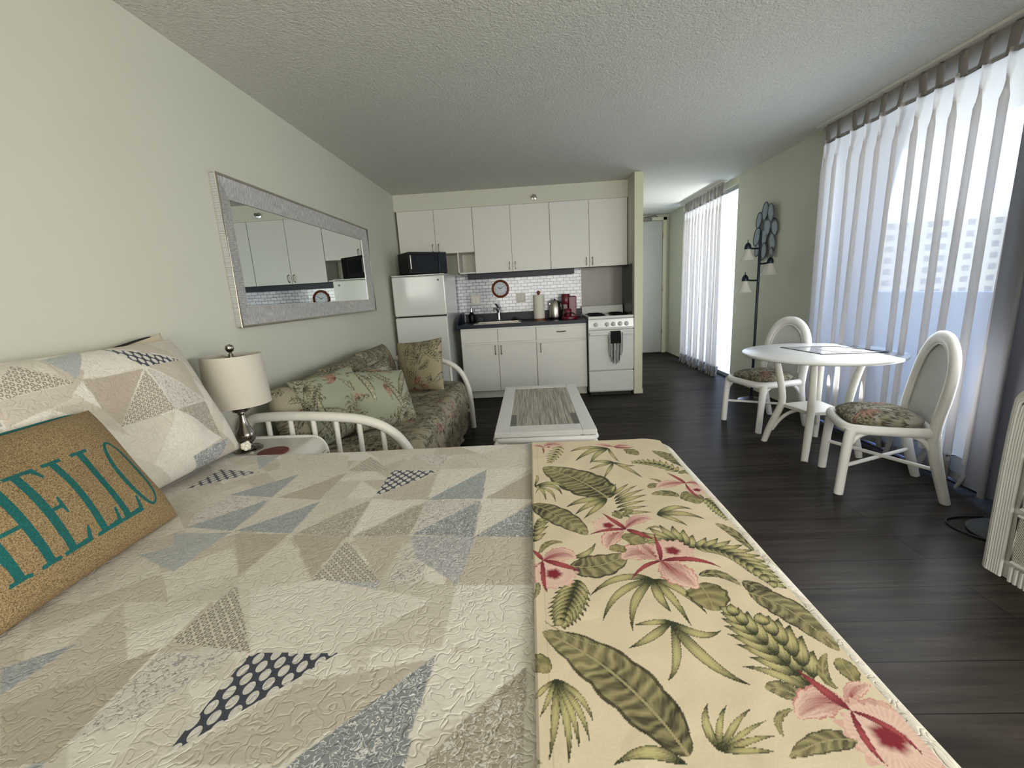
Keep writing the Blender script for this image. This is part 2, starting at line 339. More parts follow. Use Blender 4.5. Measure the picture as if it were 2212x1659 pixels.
# print and patch outlines in metres on the flat cloth
MOT=[('P',1.559,1.555,1.586,1.622,1.627,1.568,0.022),('P',1.559,1.555,1.536,1.585,1.519,1.58,0.013),('T',1.576,1.56,0.028),('D',1.554,1.555,1.558,1.515,1.555,1.49,0.003),('S',1.619,1.563,1.624,1.542,1.635,1.528,0.0065),('S',1.619,1.563,1.603,1.549,1.587,1.543,0.0065),('S',1.612,1.539,1.617,1.514,1.628,1.497,0.0065),('S',1.612,1.539,1.594,1.521,1.575,1.514,0.0065),('S',1.605,1.516,1.609,1.489,1.62,1.47,0.0065),('S',1.605,1.516,1.587,1.496,1.566,1.486,0.0065),('S',1.598,1.492,1.6,1.466,1.61,1.447,0.0065),('S',1.598,1.492,1.581,1.472,1.562,1.462,0.0065),('S',1.591,1.469,1.592,1.446,1.6,1.43,0.0065),('S',1.591,1.469,1.578,1.45,1.562,1.441,0.0065),('S',1.584,1.445,1.584,1.428,1.589,1.415,0.0065),('S',1.584,1.445,1.574,1.431,1.563,1.423,0.0065),('S',1.577,1.422,1.576,1.41,1.58,1.401,0.0065),('S',1.577,1.422,1.571,1.412,1.563,1.406,0.0065),('S',1.793,1.535,1.729,1.543,1.66,1.419,0.017),('S',1.793,1.535,1.735,1.484,1.709,1.397,0.012),('S',1.793,1.535,1.793,1.459,1.808,1.399,0.007),('S',1.793,1.535,1.693,1.56,1.65,1.505,0.015),('P',1.814,1.547,1.79,1.57,1.758,1.576,0.016),('P',1.814,1.547,1.846,1.564,1.871,1.547,0.018),('D',1.814,1.547,1.847,1.523,1.887,1.538,0.007),('R',1.843,1.504,1.866,1.508,1.881,1.456,0.023),('S',1.787,1.401,1.741,1.383,1.696,1.345,0.01),('S',1.787,1.401,1.756,1.324,1.733,1.272,0.007),('S',1.787,1.401,1.827,1.348,1.851,1.267,0.011),('S',1.787,1.401,1.813,1.36,1.85,1.369,0.012),('S',1.787,1.401,1.747,1.422,1.711,1.414,0.013),('S',1.965,1.3,1.948,1.314,1.929,1.32,0.0075),('S',1.965,1.3,1.971,1.324,1.982,1.342,0.0075),('S',1.958,1.317,1.937,1.333,1.916,1.338,0.0075),('S',1.958,1.317,1.961,1.346,1.972,1.367,0.0075),('S',1.951,1.332,1.926,1.348,1.903,1.352,0.0075),('S',1.951,1.332,1.949,1.364,1.958,1.388,0.0075),('S',1.942,1.346,1.916,1.36,1.891,1.363,0.0075),('S',1.942,1.346,1.935,1.378,1.941,1.404,0.0075),('S',1.932,1.358,1.905,1.37,1.881,1.37,0.0075),('S',1.932,1.358,1.921,1.388,1.922,1.415,0.0075),('S',1.921,1.369,1.894,1.377,1.872,1.375,0.0075),('S',1.921,1.369,1.906,1.395,1.903,1.419,0.0075),('S',1.909,1.377,1.884,1.383,1.864,1.379,0.0075),('S',1.909,1.377,1.892,1.398,1.885,1.42,0.0075),('S',1.895,1.384,1.874,1.387,1.858,1.382,0.0075),('S',1.895,1.384,1.878,1.399,1.87,1.416,0.0075),('S',1.881,1.389,1.864,1.39,1.851,1.385,0.0075),('S',1.881,1.389,1.865,1.399,1.857,1.412,0.0075),('S',1.866,1.393,1.853,1.392,1.843,1.387,0.0075),('S',1.866,1.393,1.853,1.399,1.845,1.407,0.0075),('L',2.005,1.33,1.993,1.432,1.938,1.487,0.025),('R',1.966,1.285,2.002,1.322,2.005,1.258,0.013),('L',1.916,1.134,1.894,1.176,1.847,1.155,0.017),('R',1.931,1.157,1.953,1.139,1.951,1.088,0.031),('L',1.898,1.226,1.89,1.254,1.869,1.26,0.006),('R',1.883,1.214,1.87,1.22,1.85,1.196,0.014),('P',1.962,1.217,1.922,1.233,1.879,1.202,0.022),('P',1.962,1.217,2.006,1.235,2.009,1.151,0.019),('T',1.978,1.169,0.048),('D',1.962,1.217,1.953,1.258,1.931,1.298,0.007),('D',1.962,1.217,1.952,1.147,1.972,1.108,0.005),('S',1.98,1.115,1.995,1.102,2.01,1.098,0.006),('S',1.98,1.115,1.976,1.096,1.967,1.084,0.006),('S',1.984,1.104,1.999,1.088,2.016,1.081,0.006),('S',1.984,1.104,1.978,1.083,1.968,1.068,0.006),('S',1.986,1.093,2.001,1.075,2.019,1.065,0.006),('S',1.986,1.093,1.98,1.07,1.969,1.054,0.006),('S',1.989,1.082,2.002,1.062,2.019,1.051,0.006),('S',1.989,1.082,1.982,1.058,1.97,1.042,0.006),('S',1.99,1.07,2.002,1.049,2.017,1.038,0.006),('S',1.99,1.07,1.984,1.047,1.973,1.032,0.006),('S',1.992,1.057,2.001,1.038,2.014,1.027,0.006),('S',1.992,1.057,1.986,1.037,1.976,1.023,0.006),('S',1.993,1.045,1.999,1.028,2.009,1.017,0.006),('S',1.993,1.045,1.988,1.027,1.979,1.016,0.006),('S',1.993,1.032,1.997,1.018,2.005,1.009,0.006),('S',1.993,1.032,1.989,1.018,1.982,1.008,0.006),('S',1.993,1.018,1.995,1.008,2.0,1.0,0.006),('S',1.993,1.018,1.99,1.008,1.985,1.001,0.006),('L',1.724,1.141,1.675,1.263,1.551,1.372,0.077),('S',1.72,1.137,1.657,1.149,1.603,1.091,0.017),('S',1.72,1.137,1.664,1.115,1.622,1.049,0.013),('S',1.72,1.137,1.679,1.078,1.642,1.028,0.011),('S',1.735,1.163,1.751,1.21,1.763,1.233,0.006),('S',1.737,1.155,1.771,1.204,1.801,1.23,0.008),('S',1.739,1.136,1.783,1.188,1.824,1.219,0.007),('S',1.738,1.121,1.789,1.167,1.838,1.192,0.009),('S',1.737,1.106,1.788,1.142,1.836,1.156,0.01),('S',1.736,1.084,1.783,1.114,1.825,1.122,0.009),('S',1.738,1.067,1.781,1.088,1.82,1.089,0.009),('S',1.741,1.05,1.783,1.062,1.82,1.055,0.01),('S',1.725,1.068,1.746,1.056,1.762,1.026,0.009),('R',1.744,1.033,1.761,1.065,1.776,1.071,0.009),('R',1.736,1.024,1.729,1.054,1.717,1.055,0.013),('S',1.83,1.04,1.888,1.099,1.926,1.06,0.012),('S',1.83,1.04,1.901,1.06,1.939,1.01,0.014),('S',1.83,1.04,1.864,1.026,1.887,0.98,0.01),('L',1.99,0.874,1.983,0.97,1.954,0.99,0.013),('L',1.512,1.11,1.589,1.05,1.641,0.95,0.039),('S',1.513,0.924,1.527,0.95,1.545,0.965,0.009),('S',1.512,0.946,1.529,0.978,1.552,0.997,0.009),('S',1.513,0.967,1.531,1.0,1.555,1.019,0.009),('S',1.515,0.985,1.532,1.014,1.554,1.031,0.009),('S',1.519,1.001,1.533,1.023,1.551,1.035,0.009),('S',1.524,1.015,1.534,1.028,1.546,1.035,0.009),('R',1.526,0.878,1.544,0.938,1.581,0.92,0.009),('R',1.515,0.794,1.529,0.759,1.509,0.729,0.005),('S',1.519,1.222,1.538,1.303,1.522,1.304,0.005),('S',1.519,1.222,1.548,1.219,1.55,1.13,0.007),('S',1.519,1.222,1.578,1.208,1.576,1.124,0.007),('S',1.519,1.222,1.588,1.252,1.597,1.166,0.011),('S',1.519,1.222,1.59,1.279,1.615,1.197,0.011),('S',1.519,1.222,1.541,1.237,1.52,1.171,0.004),('L',1.589,0.834,1.646,0.814,1.718,0.874,0.038),('S',1.597,0.863,1.637,0.868,1.656,0.919,0.009),('R',1.782,0.967,1.815,0.998,1.832,0.962,0.004),('S',1.862,0.882,1.842,0.898,1.822,0.904,0.012),('S',1.862,0.882,1.869,0.917,1.885,0.942,0.012),('S',1.857,0.894,1.832,0.911,1.809,0.916,0.012),('S',1.857,0.894,1.858,0.936,1.872,0.967,0.012),('S',1.851,0.904,1.822,0.918,1.796,0.92,0.012),('S',1.851,0.904,1.843,0.949,1.851,0.985,0.012),('S',1.844,0.911,1.813,0.92,1.786,0.917,0.012),('S',1.844,0.911,1.824,0.953,1.822,0.991,0.012),('S',1.836,0.916,1.805,0.917,1.781,0.907,0.012),('S',1.836,0.916,1.805,0.948,1.792,0.981,0.012),('S',1.828,0.918,1.801,0.911,1.782,0.897,0.012),('S',1.828,0.918,1.792,0.935,1.77,0.96,0.012),('S',1.819,0.918,1.798,0.906,1.786,0.891,0.012),('S',1.819,0.918,1.785,0.922,1.761,0.936,0.012),('S',1.809,0.915,1.795,0.903,1.787,0.889,0.012),('S',1.809,0.915,1.783,0.911,1.761,0.917,0.012),('S',1.799,0.909,1.789,0.899,1.785,0.888,0.012),('S',1.799,0.909,1.78,0.902,1.764,0.903,0.012),('S',1.871,0.889,1.896,0.908,1.91,0.93,0.01),('S',1.871,0.889,1.894,0.878,1.907,0.863,0.01),('S',1.884,0.889,1.916,0.905,1.936,0.927,0.01),('S',1.884,0.889,1.908,0.874,1.921,0.854,0.01),('S',1.897,0.887,1.934,0.897,1.96,0.916,0.01),('S',1.897,0.887,1.92,0.867,1.931,0.844,0.01),('S',1.909,0.883,1.949,0.885,1.979,0.898,0.01),('S',1.909,0.883,1.929,0.859,1.937,0.833,0.01),('S',1.92,0.877,1.96,0.87,1.993,0.877,0.01),('S',1.92,0.877,1.936,0.849,1.94,0.823,0.01),('S',1.93,0.869,1.967,0.854,2.0,0.855,0.01),('S',1.93,0.869,1.942,0.839,1.942,0.813,0.01),('S',1.939,0.858,1.971,0.838,2.002,0.834,0.01),('S',1.939,0.858,1.947,0.829,1.944,0.804,0.01),('S',1.948,0.845,1.974,0.823,2.001,0.814,0.01),('S',1.948,0.845,1.952,0.818,1.947,0.796,0.01),('S',1.955,0.831,1.976,0.807,1.999,0.796,0.01),('S',1.955,0.831,1.957,0.806,1.951,0.786,0.01),('S',1.962,0.814,1.977,0.792,1.996,0.78,0.01),('S',1.962,0.814,1.962,0.792,1.956,0.776,0.01),('S',1.967,0.794,1.978,0.775,1.993,0.764,0.01),('S',1.967,0.794,1.967,0.777,1.961,0.763,0.01),('S',1.972,0.773,1.979,0.757,1.99,0.747,0.01),('S',1.972,0.773,1.971,0.759,1.966,0.748,0.01),('S',1.601,0.787,1.607,0.76,1.621,0.742,0.009),('S',1.601,0.787,1.581,0.769,1.559,0.762,0.009),('S',1.598,0.777,1.604,0.746,1.618,0.724,0.009),('S',1.598,0.777,1.575,0.756,1.55,0.747,0.009),('S',1.594,0.766,1.599,0.732,1.614,0.708,0.009),('S',1.594,0.766,1.57,0.742,1.544,0.732,0.009),('S',1.59,0.755,1.594,0.72,1.608,0.695,0.009),('S',1.59,0.755,1.566,0.73,1.539,0.719,0.009),('S',1.586,0.744,1.589,0.709,1.601,0.683,0.009),('S',1.586,0.744,1.563,0.718,1.537,0.706,0.009),('S',1.582,0.732,1.583,0.699,1.594,0.675,0.009),('S',1.582,0.732,1.561,0.707,1.537,0.695,0.009),('S',1.578,0.72,1.578,0.691,1.587,0.668,0.009),('S',1.578,0.72,1.56,0.697,1.538,0.686,0.009),('S',1.573,0.708,1.572,0.683,1.579,0.663,0.009),('S',1.573,0.708,1.558,0.688,1.541,0.678,0.009),('S',1.569,0.695,1.567,0.675,1.572,0.659,0.009),('S',1.569,0.695,1.557,0.679,1.543,0.67,0.009),('S',1.564,0.682,1.562,0.667,1.565,0.655,0.009),('S',1.564,0.682,1.555,0.669,1.545,0.662,0.009),('S',1.751,0.785,1.684,0.821,1.617,0.737,0.011),('S',1.751,0.785,1.666,0.769,1.632,0.672,0.01),('S',1.751,0.785,1.689,0.735,1.679,0.648,0.01),('S',1.751,0.785,1.774,0.739,1.781,0.66,0.01),('S',1.751,0.785,1.742,0.726,1.758,0.693,0.011),('S',1.751,0.785,1.802,0.764,1.819,0.685,0.011),('R',1.832,0.767,1.842,0.748,1.834,0.694,0.039),('L',1.843,0.79,1.892,0.817,1.909,0.757,0.012),('L',1.917,0.771,1.944,0.748,1.955,0.663,0.021),('P',1.735,0.976,1.778,1.038,1.807,1.02,0.02),('P',1.735,0.976,1.699,0.963,1.679,0.9,0.022),('T',1.698,0.993,0.062),('D',1.738,0.973,1.696,0.981,1.645,0.952,0.007),('D',1.738,0.973,1.765,0.948,1.791,0.926,0.011),('D',1.738,0.973,1.715,1.016,1.692,1.056,0.008),('P',1.783,0.843,1.754,0.901,1.711,0.862,0.033),('P',1.783,0.843,1.796,0.808,1.823,0.763,0.035),('P',1.783,0.843,1.765,0.891,1.759,0.911,0.02),('T',1.818,0.878,0.072),('D',1.783,0.843,1.74,0.836,1.708,0.787,0.006),('D',1.783,0.843,1.86,0.858,1.897,0.816,0.009),('D',1.783,0.843,1.796,0.899,1.796,0.952,0.006),('P',1.532,0.849,1.571,0.89,1.599,0.865,0.026),('P',1.532,0.849,1.515,0.828,1.508,0.811,0.01),('T',1.554,0.807,0.075),('D',1.532,0.854,1.584,0.834,1.609,0.815,0.009),('D',1.532,0.854,1.53,0.778,1.538,0.749,0.006),('D',1.532,0.854,1.522,0.878,1.509,0.893,0.006),('R',1.722,0.929,1.736,0.939,1.768,0.911,0.024),('R',1.715,0.879,1.703,0.904,1.685,0.887,0.017),('S',1.751,0.672,1.717,0.671,1.684,0.665,0.007),('S',1.751,0.672,1.702,0.63,1.664,0.614,0.009),('S',1.751,0.672,1.742,0.581,1.707,0.552,0.008),('S',1.751,0.672,1.769,0.577,1.826,0.545,0.013),('S',1.751,0.672,1.787,0.624,1.826,0.649,0.01),('L',1.702,0.447,1.651,0.579,1.526,0.65,0.044),('L',1.632,0.615,1.574,0.629,1.527,0.678,0.002),('S',1.743,0.452,1.73,0.489,1.753,0.517,0.007),('S',1.743,0.452,1.752,0.489,1.777,0.514,0.005),('S',1.743,0.452,1.773,0.489,1.809,0.509,0.005),('S',1.743,0.452,1.784,0.478,1.82,0.491,0.004),('S',1.743,0.452,1.787,0.467,1.823,0.471,0.005),('S',1.743,0.452,1.78,0.454,1.812,0.449,0.005),('S',1.696,0.437,1.653,0.465,1.605,0.434,0.01),('S',1.544,0.555,1.517,0.535,1.499,0.509,0.005),('S',1.544,0.555,1.531,0.521,1.517,0.495,0.005),('S',1.544,0.555,1.541,0.491,1.527,0.437,0.007),('S',1.544,0.555,1.56,0.485,1.552,0.436,0.007),('S',1.544,0.555,1.567,0.503,1.567,0.451,0.006),('S',1.544,0.555,1.581,0.502,1.581,0.463,0.006),('S',1.544,0.555,1.585,0.527,1.59,0.488,0.006),('R',1.499,0.581,1.518,0.593,1.533,0.566,0.019),('R',1.495,0.585,1.505,0.597,1.515,0.581,0.011),('L',1.914,0.738,1.975,0.709,1.986,0.601,0.031),('S',1.908,0.543,1.883,0.562,1.858,0.569,0.012),('S',1.908,0.543,1.914,0.574,1.928,0.596,0.012),('S',1.902,0.56,1.874,0.584,1.845,0.594,0.012),('S',1.902,0.56,1.908,0.596,1.924,0.623,0.012),('S',1.896,0.577,1.867,0.606,1.837,0.619,0.012),('S',1.896,0.577,1.901,0.617,1.917,0.646,0.012),('S',1.889,0.596,1.863,0.626,1.833,0.641,0.012),('S',1.889,0.596,1.893,0.636,1.909,0.665,0.012),('S',1.883,0.616,1.861,0.645,1.834,0.66,0.012),('S',1.883,0.616,1.886,0.653,1.9,0.68,0.012),('S',1.877,0.637,1.859,0.663,1.837,0.677,0.012),('S',1.877,0.637,1.878,0.668,1.89,0.692,0.012),('S',1.871,0.658,1.858,0.68,1.842,0.692,0.012),('S',1.871,0.658,1.871,0.683,1.879,0.702,0.012),('S',1.865,0.681,1.857,0.697,1.845,0.706,0.012),('S',1.865,0.681,1.865,0.699,1.87,0.712,0.012),('S',1.918,0.556,1.93,0.585,1.949,0.603,0.014),('S',1.915,0.574,1.928,0.61,1.95,0.634,0.014),('S',1.913,0.592,1.923,0.631,1.944,0.658,0.014),('S',1.909,0.613,1.916,0.648,1.933,0.673,0.014),('S',1.906,0.634,1.909,0.662,1.921,0.681,0.014),('S',1.902,0.657,1.903,0.675,1.91,0.688,0.014),('S',1.907,0.53,1.873,0.571,1.828,0.577,0.009),('R',1.942,0.536,1.921,0.556,1.965,0.598,0.008),('R',1.971,0.545,1.979,0.573,1.974,0.588,0.015),('L',1.888,0.52,1.87,0.543,1.842,0.54,0.015),('R',1.863,0.507,1.827,0.5,1.829,0.469,0.005),('L',1.918,0.461,1.886,0.474,1.822,0.443,0.014),('L',1.918,0.461,1.941,0.453,1.951,0.43,0.021),('P',1.937,0.505,1.92,0.536,1.868,0.499,0.024),('P',1.937,0.505,1.955,0.539,1.986,0.541,0.011),('P',1.937,0.505,1.984,0.516,1.985,0.487,0.015),('T',1.958,0.466,0.085),('D',1.936,0.503,1.919,0.539,1.903,0.571,0.008),('D',1.936,0.503,1.92,0.451,1.93,0.432,0.005),('D',1.936,0.503,1.981,0.481,1.98,0.439,0.005),('L',1.491,0.438,1.504,0.444,1.52,0.435,0.003)]
QP=[('tan',(0.729,1.017),(0.88,1.009),(0.857,0.84)),('tan',(0.892,1.004),(1.04,0.987),(1.029,0.83)),('lite',(0.887,0.996),(1.037,0.816),(1.016,0.634),(0.873,0.811),(0.857,0.84)),('tan2',(1.055,0.987),(1.202,0.987),(1.187,0.81)),('lite2',(1.19,0.804),(1.355,0.787),(1.369,0.626),(1.181,0.63)),('tan2',(1.373,0.955),(1.512,0.948),(1.507,0.782),(1.358,0.787)),('white',(1.356,0.782),(1.509,0.782),(1.504,0.623),(1.355,0.627)),('white',(1.199,1.392),(1.517,1.391),(1.379,1.177),(1.21,1.174)),('lite',(1.209,1.533),(1.515,1.535),(1.517,1.391),(1.363,1.376)),('white',(1.368,1.162),(1.514,1.147),(1.372,0.967)),('lite',(0.716,1.22),(0.871,1.198),(0.89,1.016),(0.72,1.03)),('white',(1.034,1.192),(1.196,1.169),(1.053,0.991)),('lite',(0.871,1.198),(1.027,1.198),(0.894,1.016)),('tan',(0.727,1.22),(0.871,1.4),(0.869,1.201)),('tan2',(1.032,1.197),(1.193,1.364),(1.207,1.174)),('blue2',(0.421,1.606),(0.513,1.615),(0.526,1.453)),('lite',(0.518,1.605),(0.803,1.579),(0.868,1.407),(0.724,1.226)),('lite2',(1.027,1.415),(1.078,1.546),(1.199,1.392)),('floral',(1.075,1.555),(1.207,1.541),(1.197,1.399)),('blue',(0.554,1.247),(0.705,1.396),(0.708,1.224)),('blue',(0.72,1.03),(0.876,1.187),(0.883,1.013)),('blue',(0.568,1.058),(0.709,1.213),(0.712,1.031)),('blue',(1.206,1.169),(1.361,1.377),(1.368,1.165)),('greyv',(1.21,0.987),(1.364,1.152),(1.367,0.963)),('greyv',(1.371,0.963),(1.515,1.134),(1.513,0.957)),('blue2',(0.558,1.022),(0.711,1.024),(0.683,0.865)),('tanv',(0.897,1.012),(1.034,1.19),(1.046,0.986)),('tanv',(1.054,0.987),(1.205,1.158),(1.202,0.987)),('tan',(1.375,1.167),(1.516,1.348),(1.515,1.155)),('floral',(1.209,1.011),(1.2,1.171),(1.366,1.155),(1.21,0.987)),('floral',(0.534,1.132),(0.55,1.241),(0.709,1.213),(0.565,1.06)),('floral',(1.206,0.801),(1.213,0.979),(1.283,0.971),(1.27,0.791)),('greyw',(1.209,0.979),(1.372,0.963),(1.356,0.785),(1.245,0.885)),('navynet',(1.034,1.208),(1.031,1.407),(1.196,1.383)),('navynet',(0.369,1.305),(0.37,1.471),(0.542,1.428)),('navynet',(1.024,0.623),(1.179,0.62),(1.133,0.57),(1.014,0.45)),('tannet',(1.048,0.974),(1.189,0.805),(1.034,0.82)),('tannet',(0.874,0.809),(1.024,0.623),(0.858,0.652)),('tannet',(0.898,1.556),(1.023,1.405),(0.867,1.413)),('greyw',(1.034,0.82),(1.189,0.805),(1.184,0.626)),('greyv',(1.347,0.61),(1.168,0.415),(1.344,0.402)),('blue',(0.596,0.6),(0.679,0.654),(0.66,0.549)),('tan',(0.69,0.525),(0.847,0.64),(0.857,0.449),(0.798,0.438)),('blue2',(0.545,0.929),(0.714,1.025),(0.691,0.86)),('floral',(0.858,0.627),(0.999,0.634),(0.928,0.508),(0.857,0.474)),('white',(1.019,0.629),(1.18,0.626),(1.315,0.741),(1.061,0.821),(0.912,0.796)),('tan2',(1.139,0.559),(1.341,0.603),(1.178,0.439),(1.025,0.443)),('tanv',(1.498,0.587),(1.495,0.414),(1.348,0.415),(1.421,0.51)),('white',(1.351,0.608),(1.5,0.643),(1.498,0.587),(1.415,0.506),(1.339,0.471)),('blue',(0.828,0.438),(0.848,0.449),(0.871,0.421))]
SP=[('navynet',(-0.28,0.487),(-0.078,0.387),(-0.241,0.386)),('tannet',(-0.248,0.374),(-0.24,0.219),(-0.431,0.219)),('tannet',(-0.622,0.411),(-0.547,0.47),(-0.46,0.381),(-0.639,0.379)),('blue2',(-0.471,0.474),(-0.349,0.485),(-0.453,0.387)),('tan',(-0.443,0.381),(-0.25,0.379),(-0.429,0.223),(-0.448,0.285)),('white',(-0.358,0.471),(-0.282,0.484),(-0.245,0.387),(-0.438,0.384)),('tan2',(-0.641,0.377),(-0.462,0.378),(-0.5,0.336),(-0.654,0.308)),('lite',(-0.431,0.219),(-0.245,0.211),(-0.402,0.078)),('white',(-0.238,0.214),(-0.099,0.067),(-0.237,0.054),(-0.402,0.078)),('tanv',(-0.233,0.214),(-0.082,0.214),(-0.096,0.066)),('floral',(-0.238,0.377),(-0.216,0.363),(-0.08,0.224),(-0.24,0.219)),('tan2',(-0.229,0.384),(-0.068,0.386),(-0.075,0.222)),('greyv',(-0.255,0.052),(-0.063,0.058),(-0.119,0.003),(-0.214,-0.01)),('tan2',(-0.267,0.495),(-0.121,0.508),(-0.075,0.392)),('blue',(-0.659,0.343),(-0.655,0.315),(-0.676,0.31)),('white',(-0.483,0.353),(-0.443,0.381),(-0.448,0.285),(-0.474,0.324))]
# ---------------------------------------------------------------- mesh helpers
class MB:
    def __init__(s): s.v = []; s.f = []; s.mi = []; s.uv = []
    def add(s, vs, fs, mi=0, uv=None):
        k = len(s.v); s.v += [tuple(p) for p in vs]; s.f += [tuple(i + k for i in f) for f in fs]; s.mi += [mi] * len(fs)
        s.uv += list(uv) if uv else [(0, 0)] * len(vs); return s
    def box(s, x0, x1, y0, y1, z0, z1, mi=0):
        v = [(x, y, z) for x in (x0, x1) for y in (y0, y1) for z in (z0, z1)]
        return s.add(v, [(0, 1, 3, 2), (4, 6, 7, 5), (0, 4, 5, 1), (2, 3, 7, 6), (0, 2, 6, 4), (1, 5, 7, 3)], mi)
    def lathe(s, c, prof, n=28, mi=0, axis='z', sy=1.0):
        vs = []
        for r, h in prof:
            for i in range(n):
                a = 2 * PI * i / n; p = (r * math.cos(a), r * math.sin(a) * sy, h)
                if axis == 'y': p = (p[0], -p[2], p[1])
                if axis == 'x': p = (-p[2], p[0], p[1])
                vs.append((c[0] + p[0], c[1] + p[1], c[2] + p[2]))
        fs = [(j * n + i, j * n + (i + 1) % n, (j + 1) * n + (i + 1) % n, (j + 1) * n + i) for j in range(len(prof) - 1) for i in range(n)]
        m = len(prof)
        if prof[0][0] > 1e-5: fs.append(tuple(range(n - 1, -1, -1)))
        if prof[-1][0] > 1e-5: fs.append(tuple((m - 1) * n + i for i in range(n)))
        return s.add(vs, fs, mi)
    def tube(s, path, r, n=10, closed=False, smooth=0, mi=0, flat=1.0, ref=None):
        P = [Vector(p) for p in path]; R = list(r) if isinstance(r, (list, tuple)) else [r] * len(P)
        for _ in range(smooth):
            Q = []; RR = []; m = len(P)
            for i in range(m if closed else m - 1):
                a, b = P[i], P[(i + 1) % m]; ra, rb = R[i], R[(i + 1) % m]
                if not closed and i == 0: Q.append(a); RR.append(ra)
                Q += [a * .75 + b * .25, a * .25 + b * .75]; RR += [ra * .75 + rb * .25, ra * .25 + rb * .75]
                if not closed and i == m - 2: Q.append(b); RR.append(rb)
            P, R = Q, RR
        m = len(P); vs = []; up = Vector(ref) if ref else None
        for i in range(m):
            if closed: T = (P[(i + 1) % m] - P[i - 1])
            else: T = P[min(i + 1, m - 1)] - P[max(i - 1, 0)]
            T.normalize()
            if up is None: up = Vector((0, 0, 1)) if abs(T.z) < .9 else Vector((0, 1, 0))
            N = up - T * up.dot(T)
            if N.length < 1e-4: N = T.orthogonal()
            N.normalize(); B = T.cross(N)
            if not ref: up = N
            for k in range(n):
                a = 2 * PI * k / n; vs.append(P[i] + N * (R[i] * math.cos(a)) + B * (R[i] * flat * math.sin(a)))
        L = m if closed else m - 1
        fs = [(i * n + k, ((i + 1) % m) * n + k, ((i + 1) % m) * n + (k + 1) % n, i * n + (k + 1) % n) for i in range(L) for k in range(n)]
        if not closed: fs += [tuple(range(n)), tuple((m - 1) * n + k for k in range(n - 1, -1, -1))]
        return s.add(vs, fs, mi)
    def prism(s, pts, a, b, axis='y', mi=0):
        # polygon pts in the plane normal to axis, extruded from a to b
        def mk(p, h): return {'y': (p[0], h, p[1]), 'x': (h, p[0], p[1]), 'z': (p[0], p[1], h)}[axis]
        n = len(pts); vs = [mk(p, a) for p in pts] + [mk(p, b) for p in pts]
        fs = [tuple(range(n)), tuple(range(2 * n - 1, n - 1, -1))] + [(i, i + n, (i + 1) % n + n, (i + 1) % n) for i in range(n)]
        return s.add(vs, fs, mi)
    def build(s, name, mat, parent=None, bevel=0.0, smooth=None, fix=True):
        me = bpy.data.meshes.new(name); me.from_pydata(s.v, [], s.f)
        mats = mat if isinstance(mat, (list, tuple)) else [mat]
        for m in mats: me.materials.append(M[m] if isinstance(m, str) else m)
        me.polygons.foreach_set('material_index', s.mi)
        if any(u != (0, 0) for u in s.uv):
            l = me.uv_layers.new(name='UVMap'); li = np.zeros(len(me.loops), dtype=np.int32); me.loops.foreach_get('vertex_index', li)
            l.data.foreach_set('uv', np.array(s.uv, dtype=np.float32)[li].ravel())
        if fix:
            import bmesh
            bm = bmesh.new(); bm.from_mesh(me); bmesh.ops.recalc_face_normals(bm, faces=bm.faces); bm.to_mesh(me); bm.free()
        if smooth is None: smooth = not bevel
        if smooth:
            me.polygons.foreach_set('use_smooth', [True] * len(me.polygons)); me.set_sharp_from_angle(angle=math.radians(42))
        me.update(); o = bpy.data.objects.new(name, me); COL.objects.link(o)
        if bevel:
            md = o.modifiers.new('bevel', 'BEVEL'); md.width = bevel; md.segments = 2; md.limit_method = 'ANGLE'; md.angle_limit = math.radians(50)
        if parent: o.parent = parent
        return o

def props(o, label=None, cat=None, group=None, kind=None):
    if label: o['label'] = label
    if cat: o['category'] = cat
    if group: o['group'] = group
    if kind: o['kind'] = kind
    return o
def thing(name, label, cat, loc=(0, 0, 0), rz=0.0, group=None):
    o = bpy.data.objects.new(name, None); COL.objects.link(o); o.location = loc; o.rotation_euler = (0, 0, rz)
    o.empty_display_size = .05
    return props(o, label, cat, group)
def B(name, mat, parent, x0, x1, y0, y1, z0, z1, bevel=0.0, label=None):
    o = MB().box(x0, x1, y0, y1, z0, z1).build(name, mat, parent, bevel, smooth=False)
    if label: o['label'] = label
    return o
def struct(o): o['kind'] = 'structure'; return o
def dup(root, name=None):
    c = root.copy(); COL.objects.link(c)
    if name: c.name = name
    for ch in list(root.children):
        d = ch.copy(); COL.objects.link(d); d.parent = c
        for g in list(ch.children):
            e = g.copy(); COL.objects.link(e); e.parent = d
    return c

# ---------------------------------------------------------------- the setting
H = 2.405; XW = 4.02; YK = 5.70; YH = 8.15; YR = -4.6
YP = 5.047; XPL = 2.705; XPR = 2.79
struct(B('floor', 'floor', None, -0.12, XW + .12, YR - .12, YH + .12, -0.12, 0))
struct(B('ceiling', 'ceiling', None, -0.12, XW + .12, YR - .12, YH + .12, H, H + .15))
struct(B('wall_left', 'wall', None, -0.12, 0, YR - .12, YK + .12, 0, H))
struct(B('wall_back', 'wall', None, 0, XPR, YK, YK + .12, 0, H))
struct(B('wall_rear', 'wall', None, 0, XW, YR - .12, YR, 0, H))
struct(B('wall_hall_end', 'wall', None, XPL, XW + .12, YH, YH + .12, 0, H))
m = MB().box(XPL, XPR, YP, YK, 0, H); m.box(XPL, XPR, YK + .12, YH, 0, H)
struct(m.build('wall_partition', 'wall', None, smooth=False))
struct(B('trim_1', 'trim', None, XPL - .004, XPR + .004, YP - .012, YP + .03, 0, H, .003))
struct(B('baseboard_partition', 'trim', None, XPL - .008, XPR + .008, YP - .022, YP + .05, 0, .055, .003))
Y0, Y1, Y2, Y3 = 0.75, 3.98, 5.56, 7.32      # lanai door opening, hall window opening
